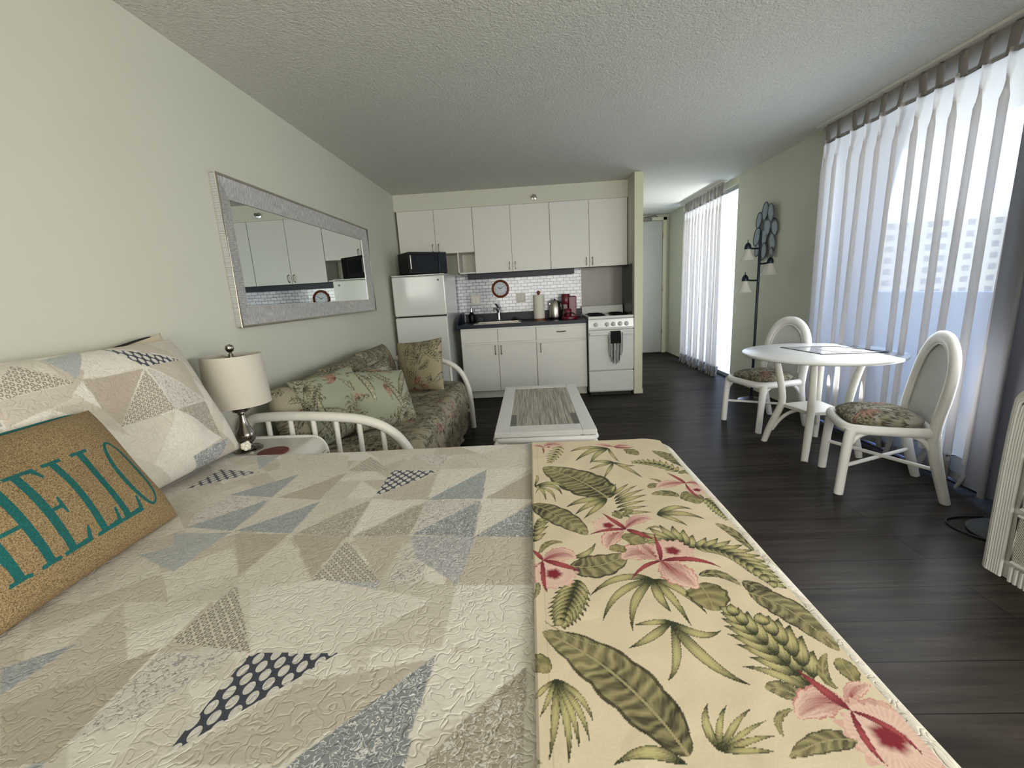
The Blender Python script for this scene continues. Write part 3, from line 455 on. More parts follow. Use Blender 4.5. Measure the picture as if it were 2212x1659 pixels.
m = MB().box(XW, XW + .12, YR, Y0, 0, H); m.box(XW, XW + .12, Y1, Y2, 0, H); m.box(XW, XW + .12, Y3, YH, 0, H)
struct(m.build('wall_right', 'wall', None, smooth=False))
m = MB().box(XW, XW + .12, Y0, Y1, 2.33, H); m.box(XW, XW + .12, Y2, Y3, 2.33, H)
struct(m.build('wall_right_header', 'trim', None, smooth=False))
struct(B('wall_soffit', 'wall', None, 0, XPL, 5.372, YK, 2.2225, H))

struct(B('trim_2', 'parapet', None, 3.975, XW + .029, Y0, Y1, .001, .014, .002))
# lanai sliding door = window_1, jalousie = window_2
win = thing('window_1', 'tall sliding glass balcony door behind the sheer living room curtain', 'window'); struct(win)
m = MB()
for y in (Y0, 2.35, Y1 - .05): m.box(XW + .03, XW + .09, y, y + .05, 0, 2.33)
m.box(XW + .03, XW + .09, Y0, Y1, 0, .05); m.box(XW + .03, XW + .09, Y0, Y1, 2.28, 2.33)
m.build('window_frame', 'alu', win, smooth=False)
B('pane', 'glass', win, XW + .058, XW + .064, Y0 + .05, 2.35, .05, 2.28)
B('pane', 'glass', win, XW + .058, XW + .064, 2.40, Y1 - .05, .05, 2.28)
win = thing('window_2', 'tall louvred hall window seen as a bright slot beside the hall curtain', 'window'); struct(win)
m = MB()
for y in (Y2, Y3 - .04): m.box(XW + .03, XW + .09, y, y + .04, .0, 2.33)
m.box(XW + .03, XW + .09, Y2, Y3, 0, .05); m.box(XW + .03, XW + .09, Y2, Y3, 2.28, 2.33)
m.build('window_frame', 'alu', win, smooth=False)
m = MB()
for i in range(22):
    z = .08 + i * .1
    m.add([(XW + .03, Y2 + .04, z), (XW + .03, Y3 - .04, z), (XW + .10, Y3 - .04, z + .09), (XW + .10, Y2 + .04, z + .09),
           (XW + .033, Y2 + .04, z - .004), (XW + .033, Y3 - .04, z - .004), (XW + .103, Y3 - .04, z + .086), (XW + .103, Y2 + .04, z + .086)],
          [(0, 1, 2, 3), (7, 6, 5, 4), (0, 4, 5, 1), (1, 5, 6, 2), (2, 6, 7, 3), (3, 7, 4, 0)])
m.build('louvre_glass', 'louvre', win, smooth=False)

# hall door
d = thing('door_1', 'pale grey hall door beyond the kitchen partition', 'door'); struct(d)
B('door_leaf', 'doorw', d, 3.05, 3.90, YH - .045, YH - .003, .012, 2.30, .003)
m = MB(); m.box(2.98, 3.045, YH - .06, YH - .001, 0, 2.36); m.box(3.905, 3.97, YH - .06, YH - .001, 0, 2.36); m.box(2.98, 3.97, YH - .06, YH - .001, 2.305, 2.365)
m.build('door_frame', 'trim', d, .003, smooth=False)
for z in (.35, 1.1, 2.0): MB().lathe((3.902, YH - .062, z), [(.008, 0), (.008, .09)], 10).build('hinge', 'brass', d)
m = MB(); m.box(3.45, 3.70, YH - .10, YH - .061, 2.30, 2.35); m.tube([(3.58, YH - .10, 2.36), (3.72, YH - .22, 2.365), (3.80, YH - .07, 2.365)], .008)
m.build('door_closer', 'nickel', d)

# outside: balcony and tower
m = MB(); m.box(XW + .12, 5.4, -2.2, 8.4, -.15, -.02)
struct(m.build('balcony_floor', 'concrete', None, smooth=False))
struct(B('balcony_ceiling', 'concrete', None, XW + .12, 5.32, -2.2, 8.4, 2.40, 2.60))
struct(B('balcony_parapet', 'parapet', None, 5.30, 5.42, -2.2, 5.18, -.15, 1.02))
struct(B('balcony_side_wall', 'concrete', None, XW + .12, 5.32, 5.18, 5.34, -.02, 2.40))
bl = thing('apartment_tower', 'cream high-rise tower seen through the sheer curtain', 'building', (0, 0, 0))
MB().box(47, 90, 60, 78, -40, 7.0).build('tower_block', 'tower', bl, smooth=False)
MB().box(58, 88, 62, 76, 7.0, 8.8).build('roof_house', 'concrete', bl, smooth=False)

# ---------------------------------------------------------------- kitchen
YU = 5.384; UX = [.0226, .4578, .9095, 1.3506, 1.8044, 2.2569, 2.6990]; ZB = 1.4785; ZS = 1.7276; ZT = 2.2224
def pull(parent, x, y, z0, z1):
    m = MB(); m.tube([(x, y, z0), (x, y - .028, z0 + .004), (x, y - .03, (z0 + z1) / 2), (x, y - .028, z1 - .004), (x, y, z1)], .0045, 8, smooth=2)
    m.lathe((x, y - .001, z0), [(.009, 0), (.007, .004)], 10, axis='y'); m.lathe((x, y - .001, z1), [(.009, 0), (.007, .004)], 10, axis='y')
    return m.build('handle', 'brass', parent)
def upper(i0, zb, label, hz):
    t = thing('wall_cabinet', label, 'cabinet', (0, 0, 0), group='white wall cabinets over the kitchen counter')
    x0, xm, x1 = UX[i0], UX[i0 + 1], UX[i0 + 2]
    B('body', 'white', t, x0 + .001, x1 - .001, YU + .001, YK - .001, zb, ZT)
    a = B('door', 'white', t, x0 + .003, xm - .002, YU - .018, YU, zb - .004, ZT - .003, .002)
    b = B('door', 'white', t, xm + .002, x1 - .003, YU - .018, YU, zb - .004, ZT - .003, .002)
    pull(a, xm - .035, YU - .018, zb + .02, zb + .105); pull(b, xm + .035, YU - .018, zb + .02, zb + .105)
    return t
t = upper(0, ZS, 'short white wall cabinet above the refrigerator', 0)
B('side_panel', 'white', t, .012, .035, YU + .01, YK - .001, ZB, ZS)
upper(2, ZB, 'tall white wall cabinet in the middle of the row', 0)
upper(4, ZB, 'tall white wall cabinet above the stove', 0)
t = thing('open_shelf', 'small open white shelf box between microwave and middle wall cabinet', 'shelf')
m = MB(); m.box(.70, .715, YU, YK - .001, ZB, ZS - .001); m.box(.70, .907, YU, YK - .001, ZB, ZB + .015)
m.build('shelf_frame', 'white', t, .001); B('back_panel', 'whitedark', t, .715, .907, YK - .012, YK - .001, ZB + .015, ZS - .001)
props(B('light_valance', 'navy', None, .79, 2.09, 5.50, 5.56, 1.415, ZB - .001, .002), 'long navy light strip under the wall cabinets', 'light strip')
props(B('tile_backsplash', 'tile', None, .60, 2.19, YK - .012, YK - .001, .90, ZB), 'white subway tile backsplash with dark grout behind the counter', 'backsplash')
t = thing('steel_splash_guard', 'stainless steel sheets on wall and side behind the stove', 'splash guard')
B('back_sheet', 'steelpanel', t, 2.19, 2.700, YK - .010, YK - .001, .60, ZB)
B('side_sheet', 'steelpanel', t, XPL - .006, XPL - .001, YP + .10, YK - .011, .60, ZB)
# base cabinets
YB = 5.094; BX = [.7142, 1.1445, 1.5887, 2.1700]; ZC = .884
t = thing('base_cabinet', 'white two-door base cabinet under the sink', 'cabinet', group='white base cabinets under the navy counter')
B('body', 'white', t, BX[0], BX[2] - .001, YB + .001, YK - .013, .10, ZC - .20)
B('face_frame', 'white', t, BX[0], BX[2] - .001, YB + .001, YB + .05, ZC - .20, ZC - .041)
B('toe_kick', 'whitedark', t, BX[0], BX[2] - .001, YB + .06, YB + .08, 0.001, .10)
for i in (0, 1):
    B('false_drawer_front', 'white', t, BX[i] + .004, BX[i + 1] - .004, YB - .018, YB, .675, .822, .003)
    dd = B('door', 'white', t, BX[i] + .004, BX[i + 1] - .004, YB - .018, YB, .10, .655, .003)
    pull(dd, BX[1] + (-.035 if i == 0 else .035), YB - .018, .535, .63)
    B('pull_rail', 'white', dd, BX[i] + .004, BX[i + 1] - .004, YB - .026, YB - .0185, .640, .655, .002)
t = thing('base_cabinet', 'white base cabinet with one drawer and door beside the stove', 'cabinet', group='white base cabinets under the navy counter')
B('body', 'white', t, BX[2], BX[3], YB + .001, YK - .013, .10, ZC - .041)
B('toe_kick', 'whitedark', t, BX[2], BX[3], YB + .06, YB + .08, 0.001, .10)
dd = B('drawer', 'white', t, BX[2] + .004, BX[3] - .004, YB - .018, YB, .675, .822, .003)
MB().tube([(1.83, YB - .018, .765), (1.835, YB - .045, .765), (1.88, YB - .05, .762), (1.925, YB - .045, .765), (1.93, YB - .018, .765)], .006, 8, smooth=2).build('handle', 'brass', dd)
dd = B('door', 'white', t, BX[2] + .004, BX[3] - .004, YB - .018, YB, .10, .655, .003)
pull(dd, BX[2] + .05, YB - .018, .535, .63)
B('pull_rail', 'white', dd, BX[2] + .004, BX[3] - .004, YB - .026, YB - .0185, .640, .655, .002)
t = thing('countertop', 'navy laminate countertop with raised back and left splash', 'countertop')
m = MB(); SX0, SX1, SY0, SY1 = .86, 1.42, 5.17, 5.56
m.box(.690, SX0, YB - .025, YK - .013, ZC - .04, ZC); m.box(SX1, 2.172, YB - .025, YK - .013, ZC - .04, ZC)
m.box(SX0, SX1, YB - .025, SY0, ZC - .04, ZC); m.box(SX0, SX1, SY1, YK - .013, ZC - .04, ZC)
m.build('worktop', 'navy', t, smooth=False)
B('back_splash', 'navy', t, .705, 2.172, YK - .032, YK - .0125, ZC, ZC + .10, .003)
MB().prism([(YB - .02, ZC - .06), (YK - .0125, ZC - .06), (YK - .0125, ZC + .13), (YB + .30, ZC + .13), (YB - .01, ZC + .02)], .675, .690, 'x').build('side_splash', 'navy', t, .002)
t = thing('kitchen_sink', 'drop-in stainless steel sink in navy counter', 'sink')
m = MB(); m.box(SX0 + .001, SX0 + .03, SY0 + .001, SY1 - .001, ZC - .02, ZC + .006); m.box(SX1 - .03, SX1 - .001, SY0 + .001, SY1 - .001, ZC - .02, ZC + .006)
m.box(SX0 + .03, SX1 - .03, SY0 + .001, SY0 + .03, ZC - .02, ZC + .006); m.box(SX0 + .03, SX1 - .03, SY1 - .06, SY1 - .001, ZC - .02, ZC + .006)
m.build('rim', 'steel', t, .003)
m = MB(); a, b_, c, e = SX0 + .03, SX1 - .03, SY0 + .03, SY1 - .06
m.box(a, b_, c, e, ZC - .18, ZC - .175); m.box(a, a + .004, c, e, ZC - .18, ZC); m.box(b_ - .004, b_, c, e, ZC - .18, ZC); m.box(a, b_, c, c + .004, ZC - .18, ZC); m.box(a, b_, e - .004, e, ZC - .18, ZC)
m.build('basin', 'steel', t, smooth=False)
t = thing('kitchen_faucet', 'chrome single-lever faucet behind the sink', 'faucet', (1.143, 5.535, ZC + .006))
MB().lathe((0, 0, 0), [(.03, 0), (.03, .012), (.022, .02), (.019, .10), (.021, .15), (.012, .165), (0, .167)], 20).build('body', 'chrome', t)
MB().tube([(0, 0, .10), (-.02, -.05, .155), (-.04, -.11, .165), (-.05, -.15, .145), (-.051, -.155, .125)], [.015, .014, .013, .012, .013], 12, smooth=2).build('spout', 'chrome', t)
MB().tube([(0, 0, .16), (-.012, -.01, .185), (-.035, -.03, .215)], [.012, .009, .010], 10, smooth=1).build('lever', 'cordblack', t)
t = thing('soap_bottle', 'dark soap bottle with silver pump left of faucet', 'bottle', (.80, 5.54, ZC))
MB().lathe((0, 0, 0), [(.036, 0), (.04, .01), (.04, .09), (.03, .115), (.016, .125), (.014, .135)], 24).build('bottle_body', 'black', t)
m = MB(); m.lathe((0, 0, .135), [(.016, 0), (.016, .02), (.006, .022), (.006, .05)], 14); m.tube([(0, 0, .185), (.0, -.02, .187), (.0, -.045, .178)], .005, 8); m.build('pump', 'chrome', t)
t = thing('sponge_holder', 'small black sponge caddy with grey sponge by the sink', 'caddy', (.90, 5.585, ZC + .006))
MB().prism([(-.045, 0), (.05, 0), (.035, .06), (-.035, .085)], -.025, .02, 'y').build('caddy_body', 'black', t, .003)
MB().box(-.02, .045, -.040, -.026, .01, .055).build('sponge', 'greybase', t, .004)
props(MB().lathe((1.335, 5.53, ZC + .0062), [(.045, 0), (.05, .01), (.03, .022), (.012, .026), (.012, .04), (0, .042)], 20).build('sink_stopper', 'black'), 'black rubber sink stopper on the sink rim', 'sink stopper')
t = thing('paper_towel_holder', 'upright wooden holder with a full white paper towel roll', 'paper towel', (1.645, 5.44, ZC))
MB().lathe((0, 0, 0), [(.078, 0), (.078, .012), (.07, .018)], 28).build('base', 'wood', t)
MB().lathe((0, 0, .019), [(.02, 0), (.066, 0), (.068, .01), (.068, .27), (.066, .279), (.02, .279), (.02, .26)], 32).build('roll', 'paper', t)
MB().lathe((0, 0, .02), [(.012, 0), (.012, .27), (.010, .285), (.02, .30), (.022, .312), (.014, .326), (0, .33)], 16).build('post', 'wood', t)
t = thing('electric_kettle', 'silver electric kettle beside the red coffee maker', 'kettle', (1.835, 5.40, ZC))
MB().lathe((0, 0, 0), [(.076, 0), (.078, .02), (.074, .022)], 28).build('power_base', 'black', t)
MB().lathe((0, 0, .023), [(.07, 0), (.073, .015), (.070, .09), (.06, .165), (.048, .195), (.02, .207), (0, .208)], 32).build('kettle_body', 'steel', t)
MB().tube([(.045, .0, .20), (.09, 0, .195), (.10, 0, .13), (.085, 0, .05), (.066, 0, .045)], .010, 10, smooth=2).build('handle', 'black', t)
MB().prism([(-.03, .12), (-.075, .19), (-.055, .20), (-.03, .175)], -.016, .016, 'y').build('spout', 'steel', t, .003)
MB().lathe((0, 0, .231), [(.008, 0), (.012, .008), (0, .016)], 12).build('lid_knob', 'black', t)
t = thing('coffee_maker', 'dark red single-serve coffee maker between kettle and stove', 'coffee maker', (2.005, 5.36, ZC), -.08)
m = MB(); m.box(-.01, .085, -.04, .12, .0, .265); m.box(-.085, -.01, .03, .12, 0, .20); m.build('tower', 'red', t, .012)
MB().lathe((-.04, -.01, .175), [(.046, 0), (.05, .01), (.05, .11), (.044, .118), (0, .12)], 28).build('brew_head', 'red', t)
MB().lathe((0, -.03, 0), [(.095, 0), (.098, .012), (.09, .03), (.07, .034)], 32, sy=.8).build('drip_base', 'red', t)
MB().tube([(-.07, -.075, .045), (-.04, -.09, .07), (.0, -.095, .078), (.04, -.09, .07), (.07, -.075, .045)], .006, 8, smooth=2).build('trim_arch', 'black', t)
MB().lathe((-.02, -.045, .035), [(.04, 0), (.045, .03), (.045, .075), (.036, .085)], 24).build('mug_holder', 'red', t)
for x, lab in ((.848, 'ivory double wall outlet above the soap bottle'), (1.423, 'ivory double wall outlet left of the paper towels')):
    t = thing('wall_outlet', lab, 'outlet', (x, YK - .012, 1.16), group='outlets in the tiled backsplash')
    B('cover_plate', 'plate', t, -.058, .058, -.007, 0, -.058, .058, .003)
    for dx in (-.024, .024): B('socket', 'white', t, dx - .016, dx + .016, -.011, -.0068, -.034, .034, .002)
# clock
t = thing('wall_clock', 'round wooden wall clock on the tiles above the faucet', 'clock', (1.171, YK - .012, 1.283))
MB().lathe((0, 0, 0), [(.082, .004), (.085, .018), (.095, .028), (.108, .022), (.113, .008), (.113, 0)], 48, axis='y').build('rim', 'wood', t)
m = MB().lathe((0, 0, 0), [(.083, 0), (.083, .008), (0, .009)], 40, axis='y')
for k in range(12):
    a = k * PI / 6; r0, r1 = .060, .074; ww = .0025
    ca, sa = math.cos(a), math.sin(a)
    m.add([(r0 * ca - ww * sa, -.010, r0 * sa + ww * ca), (r0 * ca + ww * sa, -.010, r0 * sa - ww * ca), (r1 * ca + ww * sa, -.010, r1 * sa - ww * ca), (r1 * ca - ww * sa, -.010, r1 * sa + ww * ca)], [(0, 1, 2, 3)], 1)
m.build('dial', ['capizface', 'cordblack'], t, smooth=False)
for nm, a, L in (('hour_hand', 2.5, .04), ('minute_hand', .62, .06)):
    MB().tube([(0, -.013, 0), (L * math.cos(a), -.013, L * math.sin(a))], [.004, .0015], 6).build(nm, 'cordblack', t)
# sprinkler on the soffit
t = thing('fire_sprinkler', 'small chrome fire sprinkler on the soffit above the wall cabinets', 'sprinkler', (1.636, 5.372, 2.285))
MB().lathe((0, 0, 0), [(.034, 0), (.032, .008), (.014, .012), (.012, .035)], 20, axis='y').build('escutcheon', 'chrome', t)
m = MB(); m.tube([(-.012, -.03, 0), (-.016, -.05, 0), (0, -.066, 0), (.016, -.05, 0), (.012, -.03, 0)], .003, 6, smooth=1); m.lathe((0, -.066, 0), [(.018, 0), (.018, .002)], 14, axis='y'); m.build('deflector', 'nickel', t)

# ---------------------------------------------------------------- refrigerator, microwave, stove
t = thing('refrigerator', 'white top-freezer refrigerator against left wall', 'refrigerator')
FX0, FX1, FY = .045, .622, 4.835; ZF = 1.476
B('cabinet', 'appl', t, FX0 + .004, FX1 - .004, FY + .055, 5.60, .06, ZF - .012, .006)
B('top_cap', 'appl', t, FX0, FX1, FY + .01, 5.60, ZF - .0118, ZF, .004)
B('gasket', 'applgasket', t, FX0 + .012, FX1 - .012, FY + .046, FY + .0548, .08, ZF - .02)
m = B('freezer_door', 'appl', t, FX0, FX1, FY, FY + .046, 1.035, ZF - .016, .012)
B('emblem', 'capizrim', m, .545, .565, FY - .002, FY, 1.40, 1.42, label='small grey square emblem')
B('door', 'appl', t, FX0, FX1, FY, FY + .046, .09, 1.020, .012)
B('toe_grille', 'applgasket', t, FX0 + .01, FX1 - .01, FY + .03, FY + .055, .0, .08)
t = thing('microwave', 'black microwave turned sideways on top of the refrigerator', 'microwave', (.335, 5.13, ZF), .62)
B('case', 'black', t, -.225, .225, -.15, .165, .008, .245, .006)
m = B('door', 'black', t, -.223, .12, -.172, -.151, .012, .243, .004)
B('window_glass', 'blackglass', m, -.16, .09, -.174, -.1722, .06, .20); B('handle', 'nickel', m, -.215, -.200, -.19, -.1722, .06, .21, .004)
B('control_panel', 'blackglass', t, .124, .223, -.172, -.151, .012, .243, .004)
for a in (-.18, .18):
    for b_ in (-.12, .12): MB().lathe((a, b_, 0), [(.014, 0), (.014, .009)], 12).build('foot', 'black', t)
t = thing('stove', 'narrow white electric coil stove beside the partition', 'stove')
RX0, RX1, RY = 2.181, 2.689, 5.02
B('body', 'appl', t, RX0 + .004, RX1 - .004, RY + .02, 5.62, .035, .885, .004)
B('cooktop', 'appl', t, RX0, RX1, RY - .012, 5.60, .885, .915, .008)
MB().prism([(5.575, .915), (5.63, .915), (5.63, 1.01), (5.60, 1.01)], RX0 + .0, RX1 - .0, 'x').build('backguard', 'appl', t, .006)
MB().prism([(RY - .012, .88), (RY + .02, .88), (RY + .02, .765), (RY - .022, .765), (RY - .022, .79)], RX0, RX1, 'x').build('control_panel', 'appl', t, .004)
for x in (2.265, 2.385 + .005, 2.46, 2.535, 2.607):
    k = MB(); k.lathe((x, RY - .02, .822), [(.026, 0), (.024, .006), (.018, .008), (.017, .022), (.012, .024), (0, .0245)], 20, axis='y'); k.box(x - .003, x + .003, RY - .049, RY - .0445, .806, .838)
    k.build('knob', 'whitegrey', t)
od = B('oven_door', 'appl', t, RX0, RX1, RY - .022, RY + .018, .298, .758, .010)
m = MB(); m.box(RX0 + .01, RX1 - .01, RY - .062, RY - .036, .705, .735); m.box(RX0 + .02, RX0 + .06, RY - .04, RY - .0225, .70, .74); m.box(RX1 - .06, RX1 - .02, RY - .04, RY - .0225, .70, .74)
m.build('handle', 'appl', od, .005)
B('bottom_drawer', 'appl', t, RX0, RX1, RY - .02, RY + .018, .05, .288, .010)
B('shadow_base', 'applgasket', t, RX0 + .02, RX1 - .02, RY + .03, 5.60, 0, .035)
for x, y, r in ((2.30, 5.16, .085), (2.56, 5.19, .10), (2.31, 5.42, .09), (2.56, 5.43, .075)):
    m = MB(); m.lathe((x, y, .915), [(r + .014, 0), (r + .016, .004), (r + .006, .006)], 28)
    sp_ = [(x + (r * k / 60) * math.cos(k * .42) , y + (r * k / 60) * math.sin(k * .42), .926) for k in range(8, 61)]
    m.tube(sp_, .005, 6); m.build('burner', 'black', t)
t = thing('dish_towel', 'black dish towel with striped tassel ends on the oven handle', 'towel', (2.478, RY - .066, .74))
m = MB(); m.box(-.054, .054, -.006, .0, -.135, .0); m.box(-.054, .054, 0, .034, -.001, .005); m.box(-.054, .054, .0325, .0365, -.09, 0)
m.build('folded_top', 'towelblk', t, .003)
rr = random.Random(3)
for k in range(7):
    x = -.066 + .022 * k; L = (.28, .34, .36, .37, .355, .33, .27)[k]; top = -.01 if k in (0, 6) else -.13
    MB().tube([(x, -.002, top), (x + rr.uniform(-.004, .004), -.010, top - .08), (x * .96, -.008, -L + .05), (x * .86, -.006, -L)], [.010, .011, .010, .006], 8, smooth=2, flat=.5, ref=(1, 0, 0)).build('tassel_strip', 'stripe', t)

# ---------------------------------------------------------------- dense cloth surfaces
def vn(x, y, sc, seed=0):
    rs = np.random.RandomState(seed); L = rs.rand(64, 64)
    x = np.asarray(x) / sc + 100; y = np.asarray(y) / sc + 100
    xi = np.floor(x).astype(int); yi = np.floor(y).astype(int); fx = x - xi; fy = y - yi
    fx = fx * fx * (3 - 2 * fx); fy = fy * fy * (3 - 2 * fy)
    g = lambda a, b: L[a % 64, b % 64]
    return (g(xi, yi) * (1 - fx) + g(xi + 1, yi) * fx) * (1 - fy) + (g(xi, yi + 1) * (1 - fx) + g(xi + 1, yi + 1) * fx) * fy - .5
def grid(name, P, mat, parent=None, cols=None, wrap=False):
    nu, nv = P.shape[:2]; me = bpy.data.meshes.new(name); n = nu * nv
    me.vertices.add(n); me.vertices.foreach_set('co', P.reshape(-1).astype(np.float32))
    iu = np.arange(nu if wrap else nu - 1); jv = np.arange(nv - 1); I, J = np.meshgrid(iu, jv, indexing='ij'); I2 = (I + 1) % nu
    F = np.stack([I * nv + J, I2 * nv + J, I2 * nv + J + 1, I * nv + J + 1], -1).reshape(-1, 4).astype(np.int32)
    me.loops.add(F.size); me.loops.foreach_set('vertex_index', F.ravel()); me.polygons.add(len(F))
    me.polygons.foreach_set('loop_start', np.arange(0, F.size, 4, dtype=np.int32)); me.update(calc_edges=True)
    me.polygons.foreach_set('use_smooth', [True] * len(F))
    for k, c in (cols or {}).items():
        a = me.color_attributes.new(k, 'FLOAT_COLOR', 'POINT')
        c = c.reshape(-1, c.shape[-1])
        if c.shape[1] == 3: c = np.concatenate([c, np.ones((len(c), 1))], 1)
        a.data.foreach_set('color', c.astype(np.float32).ravel())
    me.materials.append(M[mat]); me.validate(); me.update()
    o = bpy.data.objects.new(name, me); COL.objects.link(o)
    if parent: o.parent = parent
    return o
L3 = lambda *c: np.array(lin(c))

# ---- print rasteriser: every motif is drawn on the flat cloth in metres
def bez(b, c, t, n=26):
    T = np.linspace(0, 1, n)[:, None]; b, c, t = map(np.array, (b, c, t))
    return (1 - T) ** 2 * b + 2 * T * (1 - T) * c + T * T * t
PAL = {'S': (L3(44, 50, 22), L3(198, 188, 132), L3(44, 48, 22)), 'L': (L3(56, 50, 32), L3(172, 162, 114), L3(46, 42, 26)),
       'R': (L3(88, 84, 50), L3(168, 158, 108), L3(56, 54, 30)), 'D': (L3(118, 26, 42), L3(172, 76, 78), L3(100, 20, 34)),
       'P': (L3(146, 36, 56), L3(236, 202, 184), L3(196, 122, 116))}
def draw(img, X, Y, m, pal=PAL, outline=.86):
    k = m[0]
    if k == 'T':
        cx, cy, r = m[1:]; sel = (np.abs(X - cx) < r * 1.3) & (np.abs(Y - cy) < r * 1.3)
        dx, dy = X[sel] - cx, Y[sel] - cy; d = np.hypot(dx, dy) / r; a = np.arctan2(dy, dx)
        ed = .60 + .05 * np.sin(a * 19) + .05 * np.sin(a * 7 + 1); ins = d < ed; d = d / .62
        c = img[sel]; base = pal['P'][1] * (1 - .0 * d[:, None]); f = np.clip((.62 - d) / .25, 0, 1)[:, None]
        st = (np.sin(a * 40) * .5 + .5)[:, None] * np.clip(1 - np.abs(d - .7) * 3, 0, 1)[:, None] * .22
        col = base * (1 - st) + pal['P'][0] * st; f2 = np.clip((.44 + .03 * np.sin(a * 5 + 2) + .02 * np.sin(a * 11) - d) / .20, 0, 1)[:, None]
        col = col * (1 - f2) + L3(132, 22, 40) * f2; col = np.where((d > .90)[:, None] & ins[:, None], pal['P'][2] * .35 + col * .65, col)
        c[ins] = col[ins]; img[sel] = c; return
    b, c_, t, w = m[1:3], m[3:5], m[5:7], m[7]; P = bez(b, c_, t); pad = w * 1.35 + .004
    sel = (X > P[:, 0].min() - pad) & (X < P[:, 0].max() + pad) & (Y > P[:, 1].min() - pad) & (Y < P[:, 1].max() + pad)
    if not sel.any(): return
    x, y = X[sel], Y[sel]; best = np.full(x.shape, 1e9); tt = np.zeros_like(x); ss = np.zeros_like(x); n = len(P) - 1
    for i in range(n):
        a, d = P[i], P[i + 1] - P[i]; l2 = d @ d + 1e-12
        q = ((x - a[0]) * d[0] + (y - a[1]) * d[1]) / l2; qc = np.clip(q, 0, 1)
        ex, ey = x - a[0] - qc * d[0], y - a[1] - qc * d[1]; dist = np.hypot(ex, ey); up = dist < best
        best = np.where(up, dist, best); tt = np.where(up, (i + qc) / n, tt); ss = np.where(up, np.sign(d[0] * ey - d[1] * ex), ss)
    ln = np.hypot(*np.diff(P, axis=0).T).sum()
    if k == 'S' or k == 'D': prof = np.sin(PI * np.clip(tt, 0, 1) ** .75) ** .9 * (1 - .25 * tt)
    elif k == 'P': prof = np.sin(PI * np.clip(tt * .93 + .02, 0, 1) ** 1.25) ** .7 * (1 + .07 * np.sin(tt * 30 + ss) + .05 * np.sin(tt * 71 + 2 * ss))
    elif k == 'R': prof = np.sin(PI * np.clip(tt, 0, 1)) ** .55 * (1 + .05 * np.sin(tt * 28 + ss))
    else: prof = np.sin(PI * np.clip(tt, .0, 1) ** .85) ** .62 * (1 + .10 * np.abs(np.sin(tt * 15 + ss * 1.1)) - .06)
    hw = w * prof; ins = best < hw; r = np.clip(best / (hw + 1e-6), 0, 1)
    A_, B_, O_ = pal[k]
    stripe = .5 + .5 * np.sin(tt * ln * (300 if k in 'LR' else 260) - r * (4.5 if k in 'LR' else 1) + vn(x, y, .02, 5) * 5)
    if k in 'SD': f = np.clip(-.12 + 1.15 * np.sin(PI * np.clip(tt, 0, 1)) ** 1.6 * (1 - .55 * r ** 2) + vn(r * ss * .06, tt * .012, .004, 4) * .45, 0, 1)
    elif k == 'P': f = np.clip(tt * .62 + r * .85 - .12 + vn(r * ss * .06 + tt * .02, tt * .010, .004, 6) * .55, 0, 1)
    else: f = np.clip(.05 + .55 * stripe ** 1.5 + .42 * np.minimum(tt * 1.3, 1) + vn(tt * .5 - r * .06, r * .02, .006, 2) * .35 + .18 * vn(x, y, .03, 9) * 2 - .18 * (r < .12), 0, 1)
    f = f[:, None]; col = A_ * (1 - f) + B_ * f
    if k in 'LR': col = np.where((best < max(.0012, w * .045))[:, None], B_ * .9 + .02, col)
    col = np.where((r > outline)[:, None], O_ * .8 + col * .2, col)
    c = img[sel]; c[ins] = col[ins]; img[sel] = c

def roundslab(a, b, X1, y0, y1, Z, re, rc, off=0.0):
    """flat cloth coordinates (a,b) laid on a slab whose free edges are x=X1, y=y0, y=y1"""
    da = np.maximum(0, a - (X1 - rc)); db = np.where(b > y1 - rc, b - (y1 - rc), np.where(b < y0 + rc, b - (y0 + rc), 0.0))
    d = np.hypot(da, db); ux = da / (d + 1e-9); uy = db / (d + 1e-9); e = np.maximum(0, d - (rc - re)); ang = np.minimum(e / re, PI / 2)
    lat = np.minimum(d, rc - re) + re * np.sin(ang); dn = re * (1 - np.cos(ang)) + np.maximum(0, e - re * PI / 2)
    lat = lat + off * np.sin(ang)
    bx = np.where(a > X1 - rc, X1 - rc, a); by = np.where(b > y1 - rc, y1 - rc, np.where(b < y0 + rc, y0 + rc, b))
    return np.stack([bx + ux * lat, by + uy * lat, Z - dn + off * np.cos(ang)], -1)
def inpoly(X, Y, pts):
    ins = np.zeros(X.shape, bool); n = len(pts)
    for i in range(n):
        x1, y1 = pts[i]; x2, y2 = pts[(i + 1) % n]
        c = ((y1 > Y) != (y2 > Y)) & (X < (x2 - x1) * (Y - y1) / (y2 - y1 + 1e-12) + x1); ins ^= c
    return ins
QC = {'tan': L3(176, 164, 146), 'tan2': L3(190, 180, 164), 'tanv': L3(158, 148, 130), 'lite': L3(206, 199, 184), 'lite2': L3(198, 191, 176), 'white': L3(218, 212, 200),
      'blue': L3(142, 148, 150), 'blue2': L3(164, 167, 165), 'greyv': L3(128, 133, 136), 'greyw': L3(160, 160, 162), 'floral': L3(208, 202, 192),
      'navynet': L3(206, 202, 194), 'tannet': L3(202, 194, 178)}
PM = {'navynet': (1, 0, 0), 'tannet': (0, 1, 0), 'blue': (0, 0, .45), 'blue2': (0, 0, .25), 'greyv': (0, 0, 1), 'greyw': (0, 0, 1), 'tanv': (0, 0, .8)}
